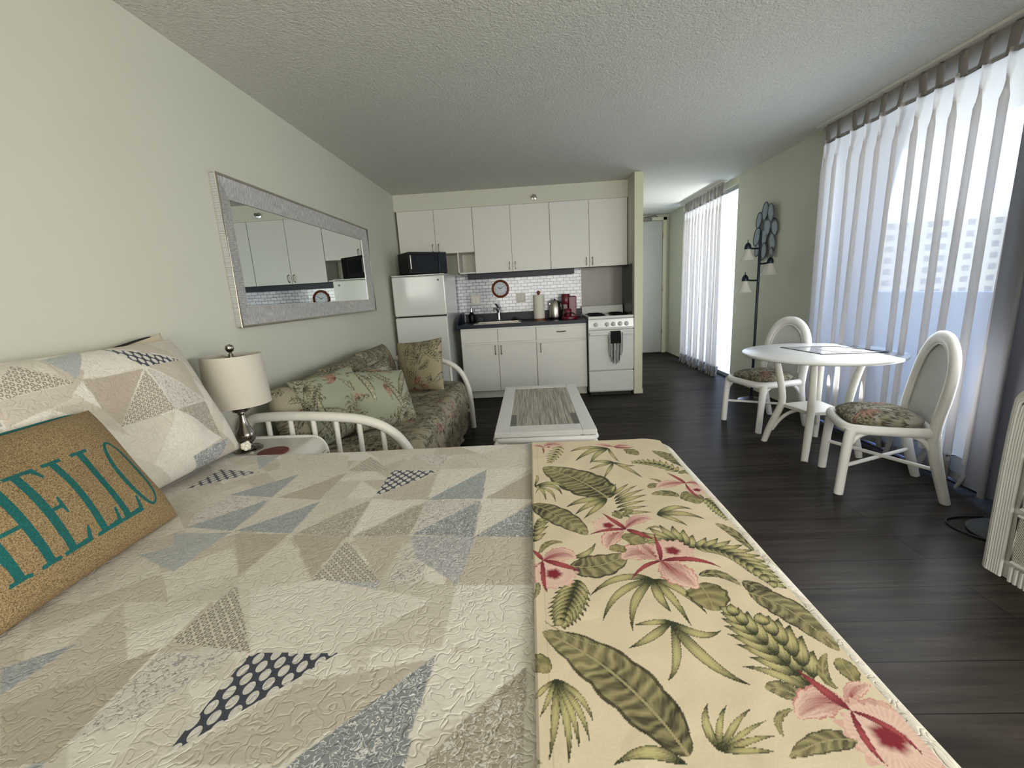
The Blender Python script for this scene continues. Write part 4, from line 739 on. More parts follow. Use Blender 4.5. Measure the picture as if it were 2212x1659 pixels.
def patches(X, Y, polys, cell=.19):
    col = np.zeros(X.shape + (3,)); pat = np.zeros(X.shape + (3,)); pat2 = np.zeros(X.shape + (3,))
    iy = np.floor(Y / cell).astype(int); u = X / cell + (iy % 2) * .5; ix = np.floor(u).astype(int); fx = u - ix; fy = Y / cell - iy
    tri = (fx > fy).astype(int) + 2 * ((fx + fy) > 1).astype(int); h = (ix * 7 + iy * 13 + tri * 5 + ix * iy * 3) % 11
    keys = ['lite', 'lite2', 'white', 'lite', 'tan2', 'white', 'lite2', 'lite', 'white', 'tan2', 'lite']
    for i, k in enumerate(keys): col[h == i] = QC[k]
    for p in polys:
        ins = inpoly(X, Y, p[1:]); col[ins] = QC[p[0]]; pat[ins] = PM.get(p[0], (0, 0, 0)); pat2[ins] = (1, 0, 0) if p[0] == 'floral' else (0, 0, 0)
    return {'col': col, 'pat': pat, 'pat2': pat2}

# ---------------------------------------------------------------- bed
BX1, BY0, BY1, BZ = 2.035, 0.08, 1.645, .655
bed = thing('bed', 'queen bed made up with a pale patchwork quilt against the left wall', 'bed', (0, 0, 0))
MB().box(.03, BX1 - .06, BY0 + .05, BY1 - .05, .10, .36).build('box_base', 'matt', bed, .03, smooth=False)
m = MB()
for x in (.12, 1.85):
    for y in (.25, 1.47): m.box(x - .03, x + .03, y - .03, y + .03, 0, .10)
for i, (x, y) in enumerate(((.12, .25), (.12, 1.47), (1.85, .25), (1.85, 1.47))): B('leg', 'black', bed, x - .03, x + .03, y - .03, y + .03, 0, .10)
MB().box(.03, BX1 - .045, BY0 + .035, BY1 - .035, .362, BZ - .03).build('mattress', 'matt', bed, .05, smooth=False)
def axis(*segs):
    return np.concatenate([np.arange(a, b, s) for a, b, s in segs])
dr = .36
a = axis((.012, BX1 + .03, .0032), (BX1 + .03, BX1 + dr, .02)); b = axis((BY0 - dr, .34, .02), (.34, BY1 + .03, .0032), (BY1 + .03, BY1 + dr, .02))
AA, BB = np.meshgrid(a, b, indexing='ij')
P = roundslab(AA, BB, BX1, BY0, BY1, BZ, .035, .11)
top = np.clip((P[..., 2] - (BZ - .05)) / .04, 0, 1)
P[..., 2] += (vn(AA, BB, .45, 1) * .010 + vn(AA, BB, .14, 2) * .004) * top
P[..., 1] += np.where(BB > BY1, 1, np.where(BB < BY0, -1, 0)) * (1 - top) * (vn(AA, BB, .15, 4) * .02)
P[..., 0] += np.where(AA > BX1, 1, 0) * (1 - top) * (vn(BB, AA, .15, 4) * .02)
props(grid('quilt', P, 'quilt', None, patches(AA, BB, QP)), 'pale beige and blue-grey triangle patchwork quilt spread over the bed', 'quilt')
# runner
a = np.arange(1.512, 1.995, .0016); b = axis((BY0 - .30, .34, .01), (.34, BY1 + .02, .0016), (BY1 + .02, BY1 + .22, .004))
AA, BB = np.meshgrid(a, b, indexing='ij')
P = roundslab(AA, BB, BX1, BY0, BY1, BZ, .035, .11, .0075)
top = np.clip((P[..., 2] - (BZ - .05)) / .04, 0, 1)
P[..., 2] += (vn(AA, BB, .45, 1) * .010 + vn(AA, BB, .14, 2) * .004) * top + top * .003 * np.clip(vn(AA, BB, .05, 8), 0, 1)
img = np.zeros(AA.shape + (3,)); img[:] = L3(224, 209, 178); img *= (1 + .06 * vn(AA, BB, .05, 3)[..., None])
for mo in MOT: draw(img, AA, BB, mo)
hem = (AA < 1.516); img[hem] *= .55; seam = np.abs(AA - 1.533) < .0009; img[seam] *= .82
props(grid('bed_runner', P, 'runner', None, {'col': img}), 'cream cotton bed runner printed with pink orchids and olive leaves across the bed foot', 'bed runner')

# ---------------------------------------------------------------- pillows
def pillow(name, W, Hh, T, mat, M4, colf=None, nu=150, nv=110, pinch=.05, pw=2.4, dens=1.0, parent=None):
    """closed cushion in local XY (x right, y up, z front), centred"""
    u = np.concatenate([np.linspace(-1, 1, nu), np.linspace(1, -1, nu // 3)[1:-1]]); side = np.concatenate([np.ones(nu), -np.ones(nu // 3 - 2)])
    side[0] = 0; side[nu - 1] = 0
    v = np.linspace(-1, 1, nv); U, V = np.meshgrid(u, v, indexing='ij'); Sd = side[:, None] * np.ones_like(V)
    th = T / 2 * np.sqrt(np.clip((1 - np.abs(U) ** pw) * (1 - np.abs(V) ** pw), 0, 1))
    X = W / 2 * U * (1 - pinch * (1 - V ** 2)); Y = Hh / 2 * V * (1 - pinch * (1 - U ** 2))
    th = th * (1 + .25 * vn(X, Y, .12, int(W * 100)) ) + .002
    P = np.stack([X, Y, Sd * th], -1); cols = None
    if colf is not None:
        r = colf(X, Y, Sd); cols = r if isinstance(r, dict) else {'col': r}
    o = grid(name, P, mat, parent, cols, wrap=True); o.matrix_world = M4; return o
def frame4(c, ex, ey):
    ex = Vector(ex).normalized(); ey = Vector(ey); ey = (ey - ex * ex.dot(ey)).normalized(); ez = ex.cross(ey)
    m = Matrix((ex, ey, ez)).transposed().to_4x4(); m.translation = Vector(c); return m
# quilted sham: plane found from its corners
so = Vector((.345, 1.63, .685)); sex = Vector((.02, 1, 0)).normalized(); sey = Vector((-.40475, .0081, .91439)); sez = sex.cross(sey)
SW, SH = .75, .50
cen = so - sex * (SW / 2 - .03) + sey * (SH / 2 + .0) - sez * .03
shift = (-(SW / 2 - .03), SH / 2)
def shamcol(X, Y, Sd):
    return patches(X + shift[0], Y + shift[1], SP, .16)
sh = pillow('quilted_pillow', SW, SH, .20, 'quilt', frame4(cen, sex, sey), shamcol, 250, 170, .03, 3.0)
props(sh, 'large pillow in a triangle patchwork sham leaning on the left wall', 'pillow')
o = pillow('bed_pillow', .62, .44, .12, 'pillowback', frame4((.085, 1.41, .888), (.0, 1, .17), (-.06, -.17, 1)), None, 60, 44, .02, 3.0)
props(o, 'beige pillow with black piping whose corner peeks out behind the patchwork sham', 'pillow')
pts = []
for k in range(80):
    q = 2 * PI * k / 80; cx, sx = math.cos(q), math.sin(q); e = .22
    pts.append((.31 * abs(cx) ** e * (1 if cx > 0 else -1), .22 * abs(sx) ** e * (1 if sx > 0 else -1), 0))
pp = MB().tube(pts, .005, 6, closed=True, ref=(0, 0, 1)).build('piping', 'pipe_black', o)
m = MB(); rr = random.Random(2)
# HELLO cushion
ho = Vector((.534, 1.106, .68)); hex_ = Vector((-.04994, .99875, 0)); hey = Vector((-.47472, -.02374, .87981)); hez = hex_.cross(hey)
HW, HH = .49, .37
def hello(X, Y, Sd):
    x = X - HW / 2; y = Y + HH / 2 ; on = np.zeros(X.shape, bool)
    def poly(*p):
        nonlocal on; on |= inpoly(x, y, p)
    def stem(x0, yb, yt, w=.017, lean=.0):
        poly((x0, yb), (x0 + w, yb), (x0 + w, yt), (x0, yt)); poly((x0 - .012, yt - .005), (x0 + w + .012, yt - .005), (x0 + w + .014, yt + .003), (x0 - .014, yt + .003))
        poly((x0 - .012, yb - .003), (x0 + w + .012, yb - .003), (x0 + w + .010, yb + .005), (x0 - .010, yb + .005))
    yb, yt = .066, .258
    stem(-.412, yb, yt); stem(-.356, yb, yt); poly((-.400, .155), (-.350, .155), (-.350, .163), (-.400, .163))
    stem(-.310, yb, yt); poly((-.300, yb - .003), (-.257, yb - .003), (-.250, yb + .030), (-.256, yb + .030), (-.266, yb + .008), (-.300, yb + .006))
    poly((-.300, yt + .003), (-.262, yt + .003), (-.256, yt - .026), (-.262, yt - .026), (-.272, yt - .006), (-.300, yt - .005))
    poly((-.296, .157), (-.276, .157), (-.272, .142), (-.268, .142), (-.268, .182), (-.272, .182), (-.276, .165), (-.296, .165))
    for x0 in (-.232, -.165):
        stem(x0, yb, yt); poly((x0 + .01, yb - .003), (x0 + .055, yb - .003), (x0 + .060, yb + .038), (x0 + .054, yb + .038), (x0 + .046, yb + .010), (x0 + .01, yb + .006))
    cx, cy, rx, ry = -.073, .162, .036, .100
    d = ((x - cx) / rx) ** 2 + ((y - cy) / ry) ** 2; d2 = ((x - cx - .001) / (rx - .0115)) ** 2 + ((y - cy) / (ry - .007)) ** 2
    on |= (d < 1) & (d2 > 1)
    on &= Sd > -.5
    return np.stack([on * 1.0] * 3, -1)
hc = ho - hex_ * (HW / 2 - .012) + hey * (HH / 2 + .004) - hez * .050
o = pillow('lumbar_cushion', HW + .01, HH, .14, 'tweed', frame4(hc, hex_, hey), hello, 300, 230, .02, 3.2)
props(o, 'tan tweed cushion with large teal serif letters in front of the patchwork sham', 'cushion')
pts = []
for k in range(61):
    q = PI * .03 + PI * .94 * k / 60; cx, sx = math.cos(q), math.sin(q); e = .18
    pts.append((HW / 2 * abs(cx) ** e * (1 if cx > 0 else -1), HH / 2 * .995 * abs(sx) ** e * (1 if sx > 0 else -1), -.002))
MB().tube(pts, .006, 8, ref=(0, 0, 1)).build('piping', 'pipe_teal', o)
# ruffled corner of the sham at the far bottom
m = MB()
for k in range(9):
    p = so + sex * (.01 + .014 * (k % 3)) + sey * (-.012 + .009 * (k // 3)) + sez * (.0 + .008 * rr.random())
    m.lathe(tuple(p), [(.001, -.009), (.006, -.007), (.009, 0), (.006, .007), (.001, .009)], 14)
cr_ = m.build('corner_ruffle', 'paper', None); cr_.parent = sh; cr_.matrix_parent_inverse = sh.matrix_world.inverted()

# ---------------------------------------------------------------- sofa print
SP2 = {'S': (L3(52, 50, 34), L3(150, 146, 118), L3(30, 28, 20)), 'L': (L3(84, 82, 60), L3(166, 162, 136), L3(34, 32, 22)),
       'R': (L3(70, 66, 46), L3(168, 164, 140), L3(34, 32, 22)), 'D': (L3(112, 78, 66), L3(164, 128, 108), L3(66, 40, 36)), 'P': (L3(140, 76, 62), L3(190, 150, 124), L3(80, 44, 38))}
def make_print(size, res, seed, n, bg, sc=1.0, coral=.22):
    xs = np.arange(0, size, res); X, Y = np.meshgrid(xs, xs, indexing='ij'); img = np.zeros(X.shape + (3,)); img[:] = bg
    r = random.Random(seed)
    for _ in range(n):
        x, y, a0 = r.random() * size, r.random() * size, r.random() * 6.28; kind = r.random(); L = (.05 + .09 * r.random()) * sc
        ms = []
        if kind < coral:
            for j in range(6):
                a = a0 + (j - 2.5) * .38; l = L * (.5 + .4 * r.random()); ms.append(('D', x, y, x + l * .5 * math.cos(a + .2), y + l * .5 * math.sin(a + .2), x + l * math.cos(a), y + l * math.sin(a), .008 * sc))
        elif kind < .62:
            sp = [(x, y), (x + L * math.cos(a0), y + L * math.sin(a0)), (x + 1.8 * L * math.cos(a0 + .6), y + 1.8 * L * math.sin(a0 + .6))]; P = bez(*sp, 10)
            for j in range(9):
                d = P[j + 1] - P[j]; a = math.atan2(d[1], d[0])
                for s in (1, -1):
                    aa = a + s * .85; l = L * .55 * math.sin(.4 + 2.5 * j / 9); p = P[j]
                    ms.append(('S', p[0], p[1], p[0] + l * .5 * math.cos(aa - s * .2), p[1] + l * .5 * math.sin(aa - s * .2), p[0] + l * math.cos(aa), p[1] + l * math.sin(aa), .0065 * sc))
        elif kind < .85:
            ms.append(('L', x, y, x + L * math.cos(a0 + .3), y + L * math.sin(a0 + .3), x + 2 * L * math.cos(a0), y + 2 * L * math.sin(a0), .02 * sc))
        else:
            for j in range(5):
                a = a0 + j * .55; l = L * (.7 + .5 * r.random()); ms.append(('S', x, y, x + l * .5 * math.cos(a + .3), y + l * .5 * math.sin(a + .3), x + l * math.cos(a), y + l * math.sin(a), .009 * sc))
        for mo in ms: draw(img, X, Y, mo, SP2, .72)
    return img, size, res
def sample(pr, x, y):
    img, size, res = pr; n = img.shape[0]
    return img[(np.floor(x / res).astype(int)) % n, (np.floor(y / res).astype(int)) % n]
PR_A = make_print(1.0, .004, 11, 210, L3(152, 144, 122), .85, 1.0 * .12)     # busy cover
PR_B = make_print(.7, .0035, 5, 60, L3(142, 146, 124), 1.0, .22)  # calmer cushions
PR_C = make_print(.7, .0035, 8, 60, L3(156, 146, 116), .9, .30)
PR_D = make_print(.6, .0030, 21, 46, L3(156, 152, 138), 1.5, .10)

SY0_, SY1_ = 2.10, 3.90
sf = thing('sofa', 'small white tube-frame sofa in a tropical leaf slipcover along the left wall', 'sofa')
a = np.arange(.16, .93 + .46, .009); b = np.arange(SY0_ - .20, SY1_ + .42, .009); AA, BB = np.meshgrid(a, b, indexing='ij')
P = roundslab(AA, BB, .935, SY0_, SY1_, .485, .07, .12)
k = np.clip(P[..., 2] / .485, 0, 1)
P[..., 2] += k * (vn(AA, BB, .30, 21) * .045 + vn(AA, BB, .09, 22) * .018)
P[..., 0] += (AA > .90) * (vn(BB, P[..., 2], .10, 23) * .035) ; P[..., 1] += (BB > SY1_ - .05) * vn(AA, P[..., 2], .10, 24) * .03
P[..., 2] = np.maximum(P[..., 2], .07)
grid('seat_cover', P, 'print', sf, {'col': sample(PR_A, AA, BB)})
B('seat_base', 'matt', sf, .12, .87, SY0_ + .06, SY1_ - .06, .14, .38, .02)
def sofa_cushion(name, y0, y1, par, tilt=.22, z=.455, Hh=.40, T=.20, pr=PR_A, x=.235, sd=0):
    c = (x, (y0 + y1) / 2, z + Hh / 2 - .02); f = lambda X, Y, Sd: sample(pr, X + sd, Y + .3 + sd)
    return pillow(name, y1 - y0, Hh, T, 'print', frame4(c, (0, 1, 0), (-tilt, 0, 1)), f, 120, 80, .02, 3.4, parent=par)
for i, (y0, y1, z) in enumerate(((2.11, 2.72, .44), (2.66, 3.30, .455), (3.24, 3.88, .47))):
    sofa_cushion('back_cushion', y0, y1, sf, z=z, sd=i * .37)
def arm(y, parent):
    f = thing('arm_frame', None, None); f.parent = parent
    fr = MB(); fr.tube([(.07, y, .02), (.07, y, .45), (.075, y, .68), (.20, y, .70), (.50, y, .688), (.72, y, .660), (.86, y, .57), (.925, y, .42), (.945, y, .25), (.95, y, .0)], .024, 14, smooth=3)
    return fr
for y in (2.055, 3.965):
    fr = arm(y, sf); o = fr.build('arm_frame', 'whitepaint', sf)
    for g in [c for c in sf.children if c.type == 'EMPTY']: bpy.data.objects.remove(g)
    MB().tube([(.075, y, .17), (.945, y, .17)], .018, 12).build('lower_rail', 'whitepaint', o)
    for i in range(6):
        x = .20 + i * .115; zt = .697 - max(0, x - .5) * .30 * (x - .5) / .3 - (.02 if x > .45 else 0)
        MB().tube([(x, y, .17), (x, y, zt)], .0125, 10).build('spindle', 'whitepaint', o)
MB().box(.05, .08, 2.055, 3.965, .14, .20).build('back_rail', 'whitepaint', sf, smooth=False)
def throw(label, c, ex, ey, W, Hh, T, pr, sd):
    o = pillow('throw_pillow', W, Hh, T, 'print', frame4(c, ex, ey), lambda X, Y, Sd: sample(pr, X + sd, Y + sd * 1.7), 110, 110, .06, 2.2)
    return props(o, label, 'pillow', 'tropical print throw pillows on the sofa')
throw('sage throw pillow with a coral bloom nearest the lamp end of the sofa', (.40, 2.38, .665), (.45, .85, .05), (-.42, .05, .85), .42, .40, .17, PR_B, .31)
throw('round-topped sage throw pillow with a green frond leaning in the middle of the sofa', (.60, 2.56, .645), (.62, .72, -.12), (-.42, .22, .80), .42, .38, .18, PR_B, .05)
throw('crumpled leaf throw pillow tucked behind the frond pillow', (.50, 2.86, .65), (.35, .92, .12), (-.45, .12, .8), .38, .36, .16, PR_D, .2)
throw('tan throw pillow with coral blooms upright at the refrigerator end of the sofa', (.58, 3.64, .665), (.93, -.36, .10), (-.06, .24, .95), .46, .44, .17, PR_C, .12)


# ---------------------------------------------------------------- nightstand, lamp, coaster
NZ = .600
t = thing('nightstand', 'white rattan nightstand with rounded top edge between bed and sofa', 'nightstand')
pr = [(.03, .06)]
m = MB(); q = [(.03, .05), (.03, NZ), (.44, NZ)] + [(.44 + .06 * math.sin(k * PI / 16), NZ - .06 * (1 - math.cos(k * PI / 16))) for k in range(1, 9)] + [(.50, .05)]
m.prism([(x, z) for x, z in q], 1.70, 2.015, 'y'); m.build('body', 'whitepaint', t, .006, smooth=False)
for z0, z1 in ((.33, .53), (.10, .31)):
    d_ = B('drawer', 'herring', t, .501, .514, 1.725, 1.99, z0, z1, .004)
    MB().tube([(.512, 1.725, z0), (.512, 1.99, z0), (.512, 1.99, z1), (.512, 1.725, z1)], .006, 8, closed=True).build('drawer_edge', 'whitepaint', d_)
    MB().lathe((.514, 1.857, (z0 + z1) / 2), [(.008, 0), (.008, -.012), (.014, -.02), (0, -.026)], 14, axis='x').build('knob', 'nickel', d_)
for y in (1.70, 2.015): MB().tube([(.495, y, .0), (.50, y, .50), (.50, y, .545), (.47, y, .59), (.42, y, .60), (.04, y, .60)], .010, 8, smooth=2).build('edge_cane', 'rattan', t)
for y in (1.73, 1.985):
    for x in (.06, .47): B('foot', 'whitepaint', t, x - .02, x + .02, y - .02, y + .02, 0, .05)
t = thing('table_lamp', 'brushed nickel table lamp with linen drum shade on the nightstand', 'lamp', (.215, 1.855, NZ))
MB().lathe((0, 0, 0), [(.062, 0), (.062, .006), (.05, .014), (.022, .02), (.02, .028), (.036, .045), (.043, .065), (.038, .085), (.024, .11), (.015, .14), (.013, .165), (.018, .17), (.016, .176), (.034, .182), (.036, .192), (.016, .20), (.020, .208), (.028, .216), (.020, .226), (.010, .232), (.010, .44), (0, .445)], 36).build('base', 'nickel', t)
m = MB(); m.lathe((0, 0, 0), [(.128, .215), (.118, .434), (.1175, .436), (.1155, .434), (.1255, .215)], 56)
m.f = [f for f in m.f]; m.build('lamp_shade', 'lampwire', t)
m = MB(); m.lathe((0, 0, .425), [(.02, 0), (.02, .003), (.01, .003)], 16)
for k in range(3): a_ = k * 2.094 + .4; m.tube([(0, 0, .427), (.116 * math.cos(a_), .116 * math.sin(a_), .427)], .002, 6)
m.build('spider', 'nickel', t)
MB().lathe((0, 0, .44), [(.004, 0), (.006, .008), (.014, .014), (.018, .026), (.014, .038), (0, .044)], 20).build('finial', 'nickel', t)
props(MB().lathe((.365, 1.80, NZ + .0002), [(.062, 0), (.064, .003), (.062, .006), (0, .006)], 40).build('coaster', 'redwood'), 'round red-brown coaster at the foot of the table lamp', 'coaster')

# ---------------------------------------------------------------- framed mirror
t = thing('wall_mirror', 'wide wall mirror in a brushed silver frame above the sofa', 'mirror')
my0, my1, mz0, mz1, fw = 2.243, 4.2775, 1.137, 1.886, .105
xo, xi = .034, .014
def rail(pts, L):
    m = MB(); m.add(pts, [(0, 1, 2, 3), (0, 4, 5, 1), (4, 7, 6, 5), (3, 2, 6, 7)], 0, [(0, 0.001), (0, L), (1, L - fw / 1), (1, fw), (0, 0.001), (0, L), (1, L), (1, fw)]); return m
ou = [(my0, mz0), (my1, mz0), (my1, mz1), (my0, mz1)]; inn = [(my0 + fw, mz0 + fw), (my1 - fw, mz0 + fw), (my1 - fw, mz1 - fw), (my0 + fw, mz1 - fw)]
for i in range(4):
    j = (i + 1) % 4; L = math.hypot(ou[i][0] - ou[j][0], ou[i][1] - ou[j][1])
    p = [(xo, *ou[i]), (xo, *ou[j]), (xi, *inn[j]), (xi, *inn[i]), (.001, *ou[i]), (.001, *ou[j]), (.001, *inn[j]), (.001, *inn[i])]
    rail(p, L).build('frame_rail', 'frame', t, smooth=False)
m = MB(); m.tube([(xo, *q) for q in ou], .007, 8, closed=True); m.build('outer_bead', 'nickel2', t)
B('mirror_glass', 'mirror', t, .004, .009, my0 + fw - .002, my1 - fw + .002, mz0 + fw - .002, mz1 - fw + .002)

# ---------------------------------------------------------------- coffee table
CX0, CX1, CY0, CY1, CZ = 1.292, 1.885, 2.425, 3.685, .44
t = thing('coffee_table', 'white rattan coffee table with striped reed inset in front of the sofa', 'table')
m = MB(); i0, i1, j0, j1 = CX0 + .085, CX1 - .085, CY0 + .13, CY1 - .10
m.box(CX0, i0, CY0, CY1, CZ - .03, CZ); m.box(i1, CX1, CY0, CY1, CZ - .03, CZ); m.box(i0, i1, CY0, j0, CZ - .03, CZ); m.box(i0, i1, j1, CY1, CZ - .03, CZ)
m.build('top_frame', 'rattan', t, .003, smooth=False)
B('inset_mat', 'reedmat', t, i0, i1, j0, j1, CZ - .02, CZ - .002)
m = MB(); m.box(i0 + .001, i0 + .035, j0, j0 + .24, CZ - .002, CZ - .0005); m.box(i1 - .035, i1 - .001, j0, j0 + .24, CZ - .002, CZ - .0005); m.build('inset_corner_strip', 'greystrip', t, smooth=False)  # plain grey bars along both sides of the inset's near end
for k, z in enumerate((CZ - .05, CZ - .085)):
    r_ = .017 - .003 * k; m = MB(); c_ = .03
    m.tube([(CX0 + c_, CY0 + .004, z), (CX1 - c_, CY0 + .004, z), (CX1 - .004, CY0 + c_, z), (CX1 - .004, CY1 - c_, z), (CX1 - c_, CY1 - .004, z), (CX0 + c_, CY1 - .004, z), (CX0 + .004, CY1 - c_, z), (CX0 + .004, CY0 + c_, z)], r_, 10, closed=True, smooth=0)
    m.build('apron_cane', 'rattan', t)
for x, sx in ((CX0, 1), (CX1, -1)):
    for y, sy in ((CY0, 1), (CY1, -1)):
        m = MB()
        for dx, dy in ((.018, .018), (.052, .016), (.016, .052)): m.tube([(x + sx * dx, y + sy * dy, 0), (x + sx * dx, y + sy * dy, CZ - .035)], .016, 10)
        m.box(x + sx * .002, x + sx * .07, y + sy * .002, y + sy * .07, CZ - .10, CZ - .055)
        m.build('leg', 'rattan', t)
m = MB()
for k in range(26): y = CY0 + .05 + k * (CY1 - CY0 - .1) / 25; m.tube([(CX0 + .03, y, .15), (CX1 - .03, y, .15)], .008, 6)
m.tube([(CX0 + .03, CY0 + .02, .15), (CX0 + .03, CY1 - .02, .15)], .014, 8); m.tube([(CX1 - .03, CY0 + .02, .15), (CX1 - .03, CY1 - .02, .15)], .014, 8)
m.build('lower_shelf', 'rattan', t)
m = MB()
for fx in (.33, .66):
    for d_ in (-.012, .012): x = CX0 + (CX1 - CX0) * fx + d_; m.tube([(x, CY0 + .02, .15), (x, CY0 + .02, CZ - .09)], .008, 8)
m.build('front_spindles', 'rattan', t)

# ---------------------------------------------------------------- dining table and chairs
TX, TY, TZ, TR = 3.555, 3.155, .705, .485
t = thing('dining_table', 'round white drop-leaf dining table by the sheer curtain', 'table', (TX, TY, 0))
m = MB(); m.lathe((0, 0, TZ), [(0, -.022), (TR - .012, -.022), (TR - .003, -.017), (TR, -.009), (TR - .002, -.003), (TR - .006, 0), (0, 0)], 96); m.build('tabletop', 'tabletop', t)
lt = MB()
for s in (-1, 1):
    x = s * .20; yy = math.sqrt(TR ** 2 - x * x) - .01; c_, s_ = math.cos(.45), math.sin(.45)
    def ro(x, y): return (x * c_ - y * s_, x * s_ + y * c_)
    a1, a2 = ro(x - .0012, -yy), ro(x + .0012, -yy); b1, b2 = ro(x - .0012, yy), ro(x + .0012, yy)
    lt.add([(*a1, TZ + .0004), (*a2, TZ + .0004), (*b2, TZ + .0004), (*b1, TZ + .0004)], [(0, 1, 2, 3)])
lt.build('leaf_seam', 'seamgrey', t, fix=False, smooth=False)
MB().lathe((0, 0, TZ - .05), [(.10, 0), (.12, .02), (.12, .0275)], 24).build('hub_plate', 'nickel', t)
legA = math.radians(90 + 48)
FT = [(3.297, 3.311), (3.34, 2.874), (3.73, 2.918), (3.71, 3.36)]
for fx, fy in FT:
    dx, dy = fx - TX, fy - TY; L = math.hypot(dx, dy); ux, uy = dx / L, dy / L
    lg = MB().tube([(ux * .265, uy * .265, TZ - .023), (ux * .225, uy * .225, .52), (ux * .195, uy * .195, .34), (ux * .215, uy * .215, .26), (ux * .27, uy * .27, .12), (ux * L, uy * L, 0)], [.021, .0235, .025, .025, .024, .021], 14, smooth=2).build('leg', 'whitepaint', t)
    MB().tube([(ux * .06, uy * .06, .27), (ux * .13, uy * .13, .26), (ux * .20, uy * .20, .20), (ux * .255, uy * .255, .10)], .013, 10, smooth=2).build('brace', 'whitepaint', lg)
m = MB(); q = []
for fx, fy in FT:
    dx, dy = fx - TX, fy - TY; L = math.hypot(dx, dy); q.append((dx / L * .20, dy / L * .20))
m.prism(q, .285, .31, 'z'); m.build('lower_shelf', 'whitepaint', t, .004)

def make_chair(label):
    t = thing('dining_chair', label, 'chair', group='white rattan dining chairs at the round table')
    def rr2(x, y, z): return [(x, y, z), (-x, y, z)]
    for s in (-1, 1):
        MB().tube([(s * .205, .235, 0), (s * .207, .225, .20), (s * .205, .215, .33), (s * .200, .205, .385)], [.0235, .024, .026, .028], 14, smooth=2).build('leg', 'rattan', t)
        MB().tube([(s * .190, -.240, 0), (s * .194, -.200, .14), (s * .197, -.158, .30), (s * .200, -.15, .385)], [.023, .026, .030, .030], 14, smooth=2).build('leg', 'rattan', t)
        MB().tube([(s * .203, .205, .30), (s * .195, .17, .355), (s * .20, .10, .385)], .014, 10, smooth=2).build('knee_brace', 'rattan', t)
        MB().tube([(s * .201, -.155, .28), (s * .198, -.11, .35), (s * .20, -.04, .385)], .014, 10, smooth=2).build('knee_brace', 'rattan', t)
    MB().tube([(.205, .14, .388), (.19, .215, .388), (.12, .235, .388), (-.12, .235, .388), (-.19, .215, .388), (-.205, .14, .388), (-.205, -.12, .388), (-.19, -.160, .388), (.19, -.160, .388), (.205, -.12, .388)], .027, 12, closed=True, smooth=2).build('seat_frame', 'rattan', t)
    MB().tube([(-.205, .225, .17), (.194, -.195, .17)], .011, 10).build('stretcher', 'rattan', t)
    MB().tube([(.205, .225, .182), (-.194, -.195, .182)], .011, 10).build('stretcher', 'rattan', t)
    arch = [(.200, -.150, .36), (.204, -.155, .46), (.208, -.178, .60), (.190, -.196, .73), (.135, -.206, .825), (.06, -.211, .868), (0, -.212, .874)]
    arch = arch + [(-x, y, z) for x, y, z in arch[-2::-1]]
    MB().tube(arch, .024, 14, smooth=3, flat=1.45, ref=(0, 1, 0)).build('back_frame', 'rattan', t)
    m = MB(); q = []
    for x, y, z in arch: q.append((x * .92, y + .002, z - (.014 if z > .8 else 0)))
    n = len(q); vs = [(x, y, z) for x, y, z in q] + [(x, y - .012, z) for x, y, z in q]
    fs = [tuple(range(n)), tuple(range(2 * n - 1, n - 1, -1))] + [(i, i + n, (i + 1) % n + n, (i + 1) % n) for i in range(n)]
    # curved panel: build as strips between mirrored rows
    k = n // 2; vs = []; fs = []
    rows = [q[i] for i in range(k + 1)]
    for i, (x, y, z) in enumerate(rows):
        for j in range(9):
            f = j / 4 - 1; vs.append((x * f, y - .012 * (1 - f * f), z))
    w = 9; nn = len(vs)
    vs += [(x, y - .010, z) for x, y, z in vs]
    for i in range(len(rows) - 1):
        for j in range(8):
            a_ = i * w + j; fs.append((a_, a_ + 1, a_ + w + 1, a_ + w)); fs.append((a_ + nn, a_ + w + nn, a_ + w + 1 + nn, a_ + 1 + nn))
    MB().add(vs, fs).build('backrest', 'cane', t)
    MB().tube([(x * .82, y + .010, z - (.034 if z > .8 else .012 if z > .7 else 0)) for x, y, z in arch[1:-1]], .006, 8, smooth=2).build('inner_bead', 'rattan', t)
    # cushion
    th = np.linspace(0, 2 * PI, 120, endpoint=False); r = np.linspace(.0001, 1, 60); TH, RR = np.meshgrid(th, r, indexing='ij')
    e = .62; cx = np.sign(np.cos(TH)) * np.abs(np.cos(TH)) ** e; cy = np.sign(np.sin(TH)) * np.abs(np.sin(TH)) ** e
    rad = np.concatenate([np.linspace(0.001, 1, 45), np.linspace(1, .90, 15)]); up = np.concatenate([.036 + .050 * (1 - np.linspace(0, 1, 45) ** 2.6) ** .8, np.linspace(.036, 0, 15)])
    RR = np.tile(rad, (120, 1)); Z = np.tile(up, (120, 1))
    X = .205 * cx * RR; Y = .185 * cy * RR + .040
    P = np.stack([X, Y, .395 + Z + .004 * vn(X, Y, .08, 3)], -1)
    grid('seat_cushion', P, 'print', t, {'col': sample(PR_D, X + .3, Y + .3)}, wrap=True)
    return t
ch = make_chair('nearer white rattan chair, between the round table and the white dresser')
ch.location = (3.548, 2.515, 0); ch.rotation_euler = (0, 0, math.radians(68.6))
c2 = dup(ch); c2['label'] = 'white rattan chair on the far side of the round table, by the floor lamp'
c2.location = (3.52, 3.755, 0); c2.rotation_euler = (0, 0, math.radians(105))
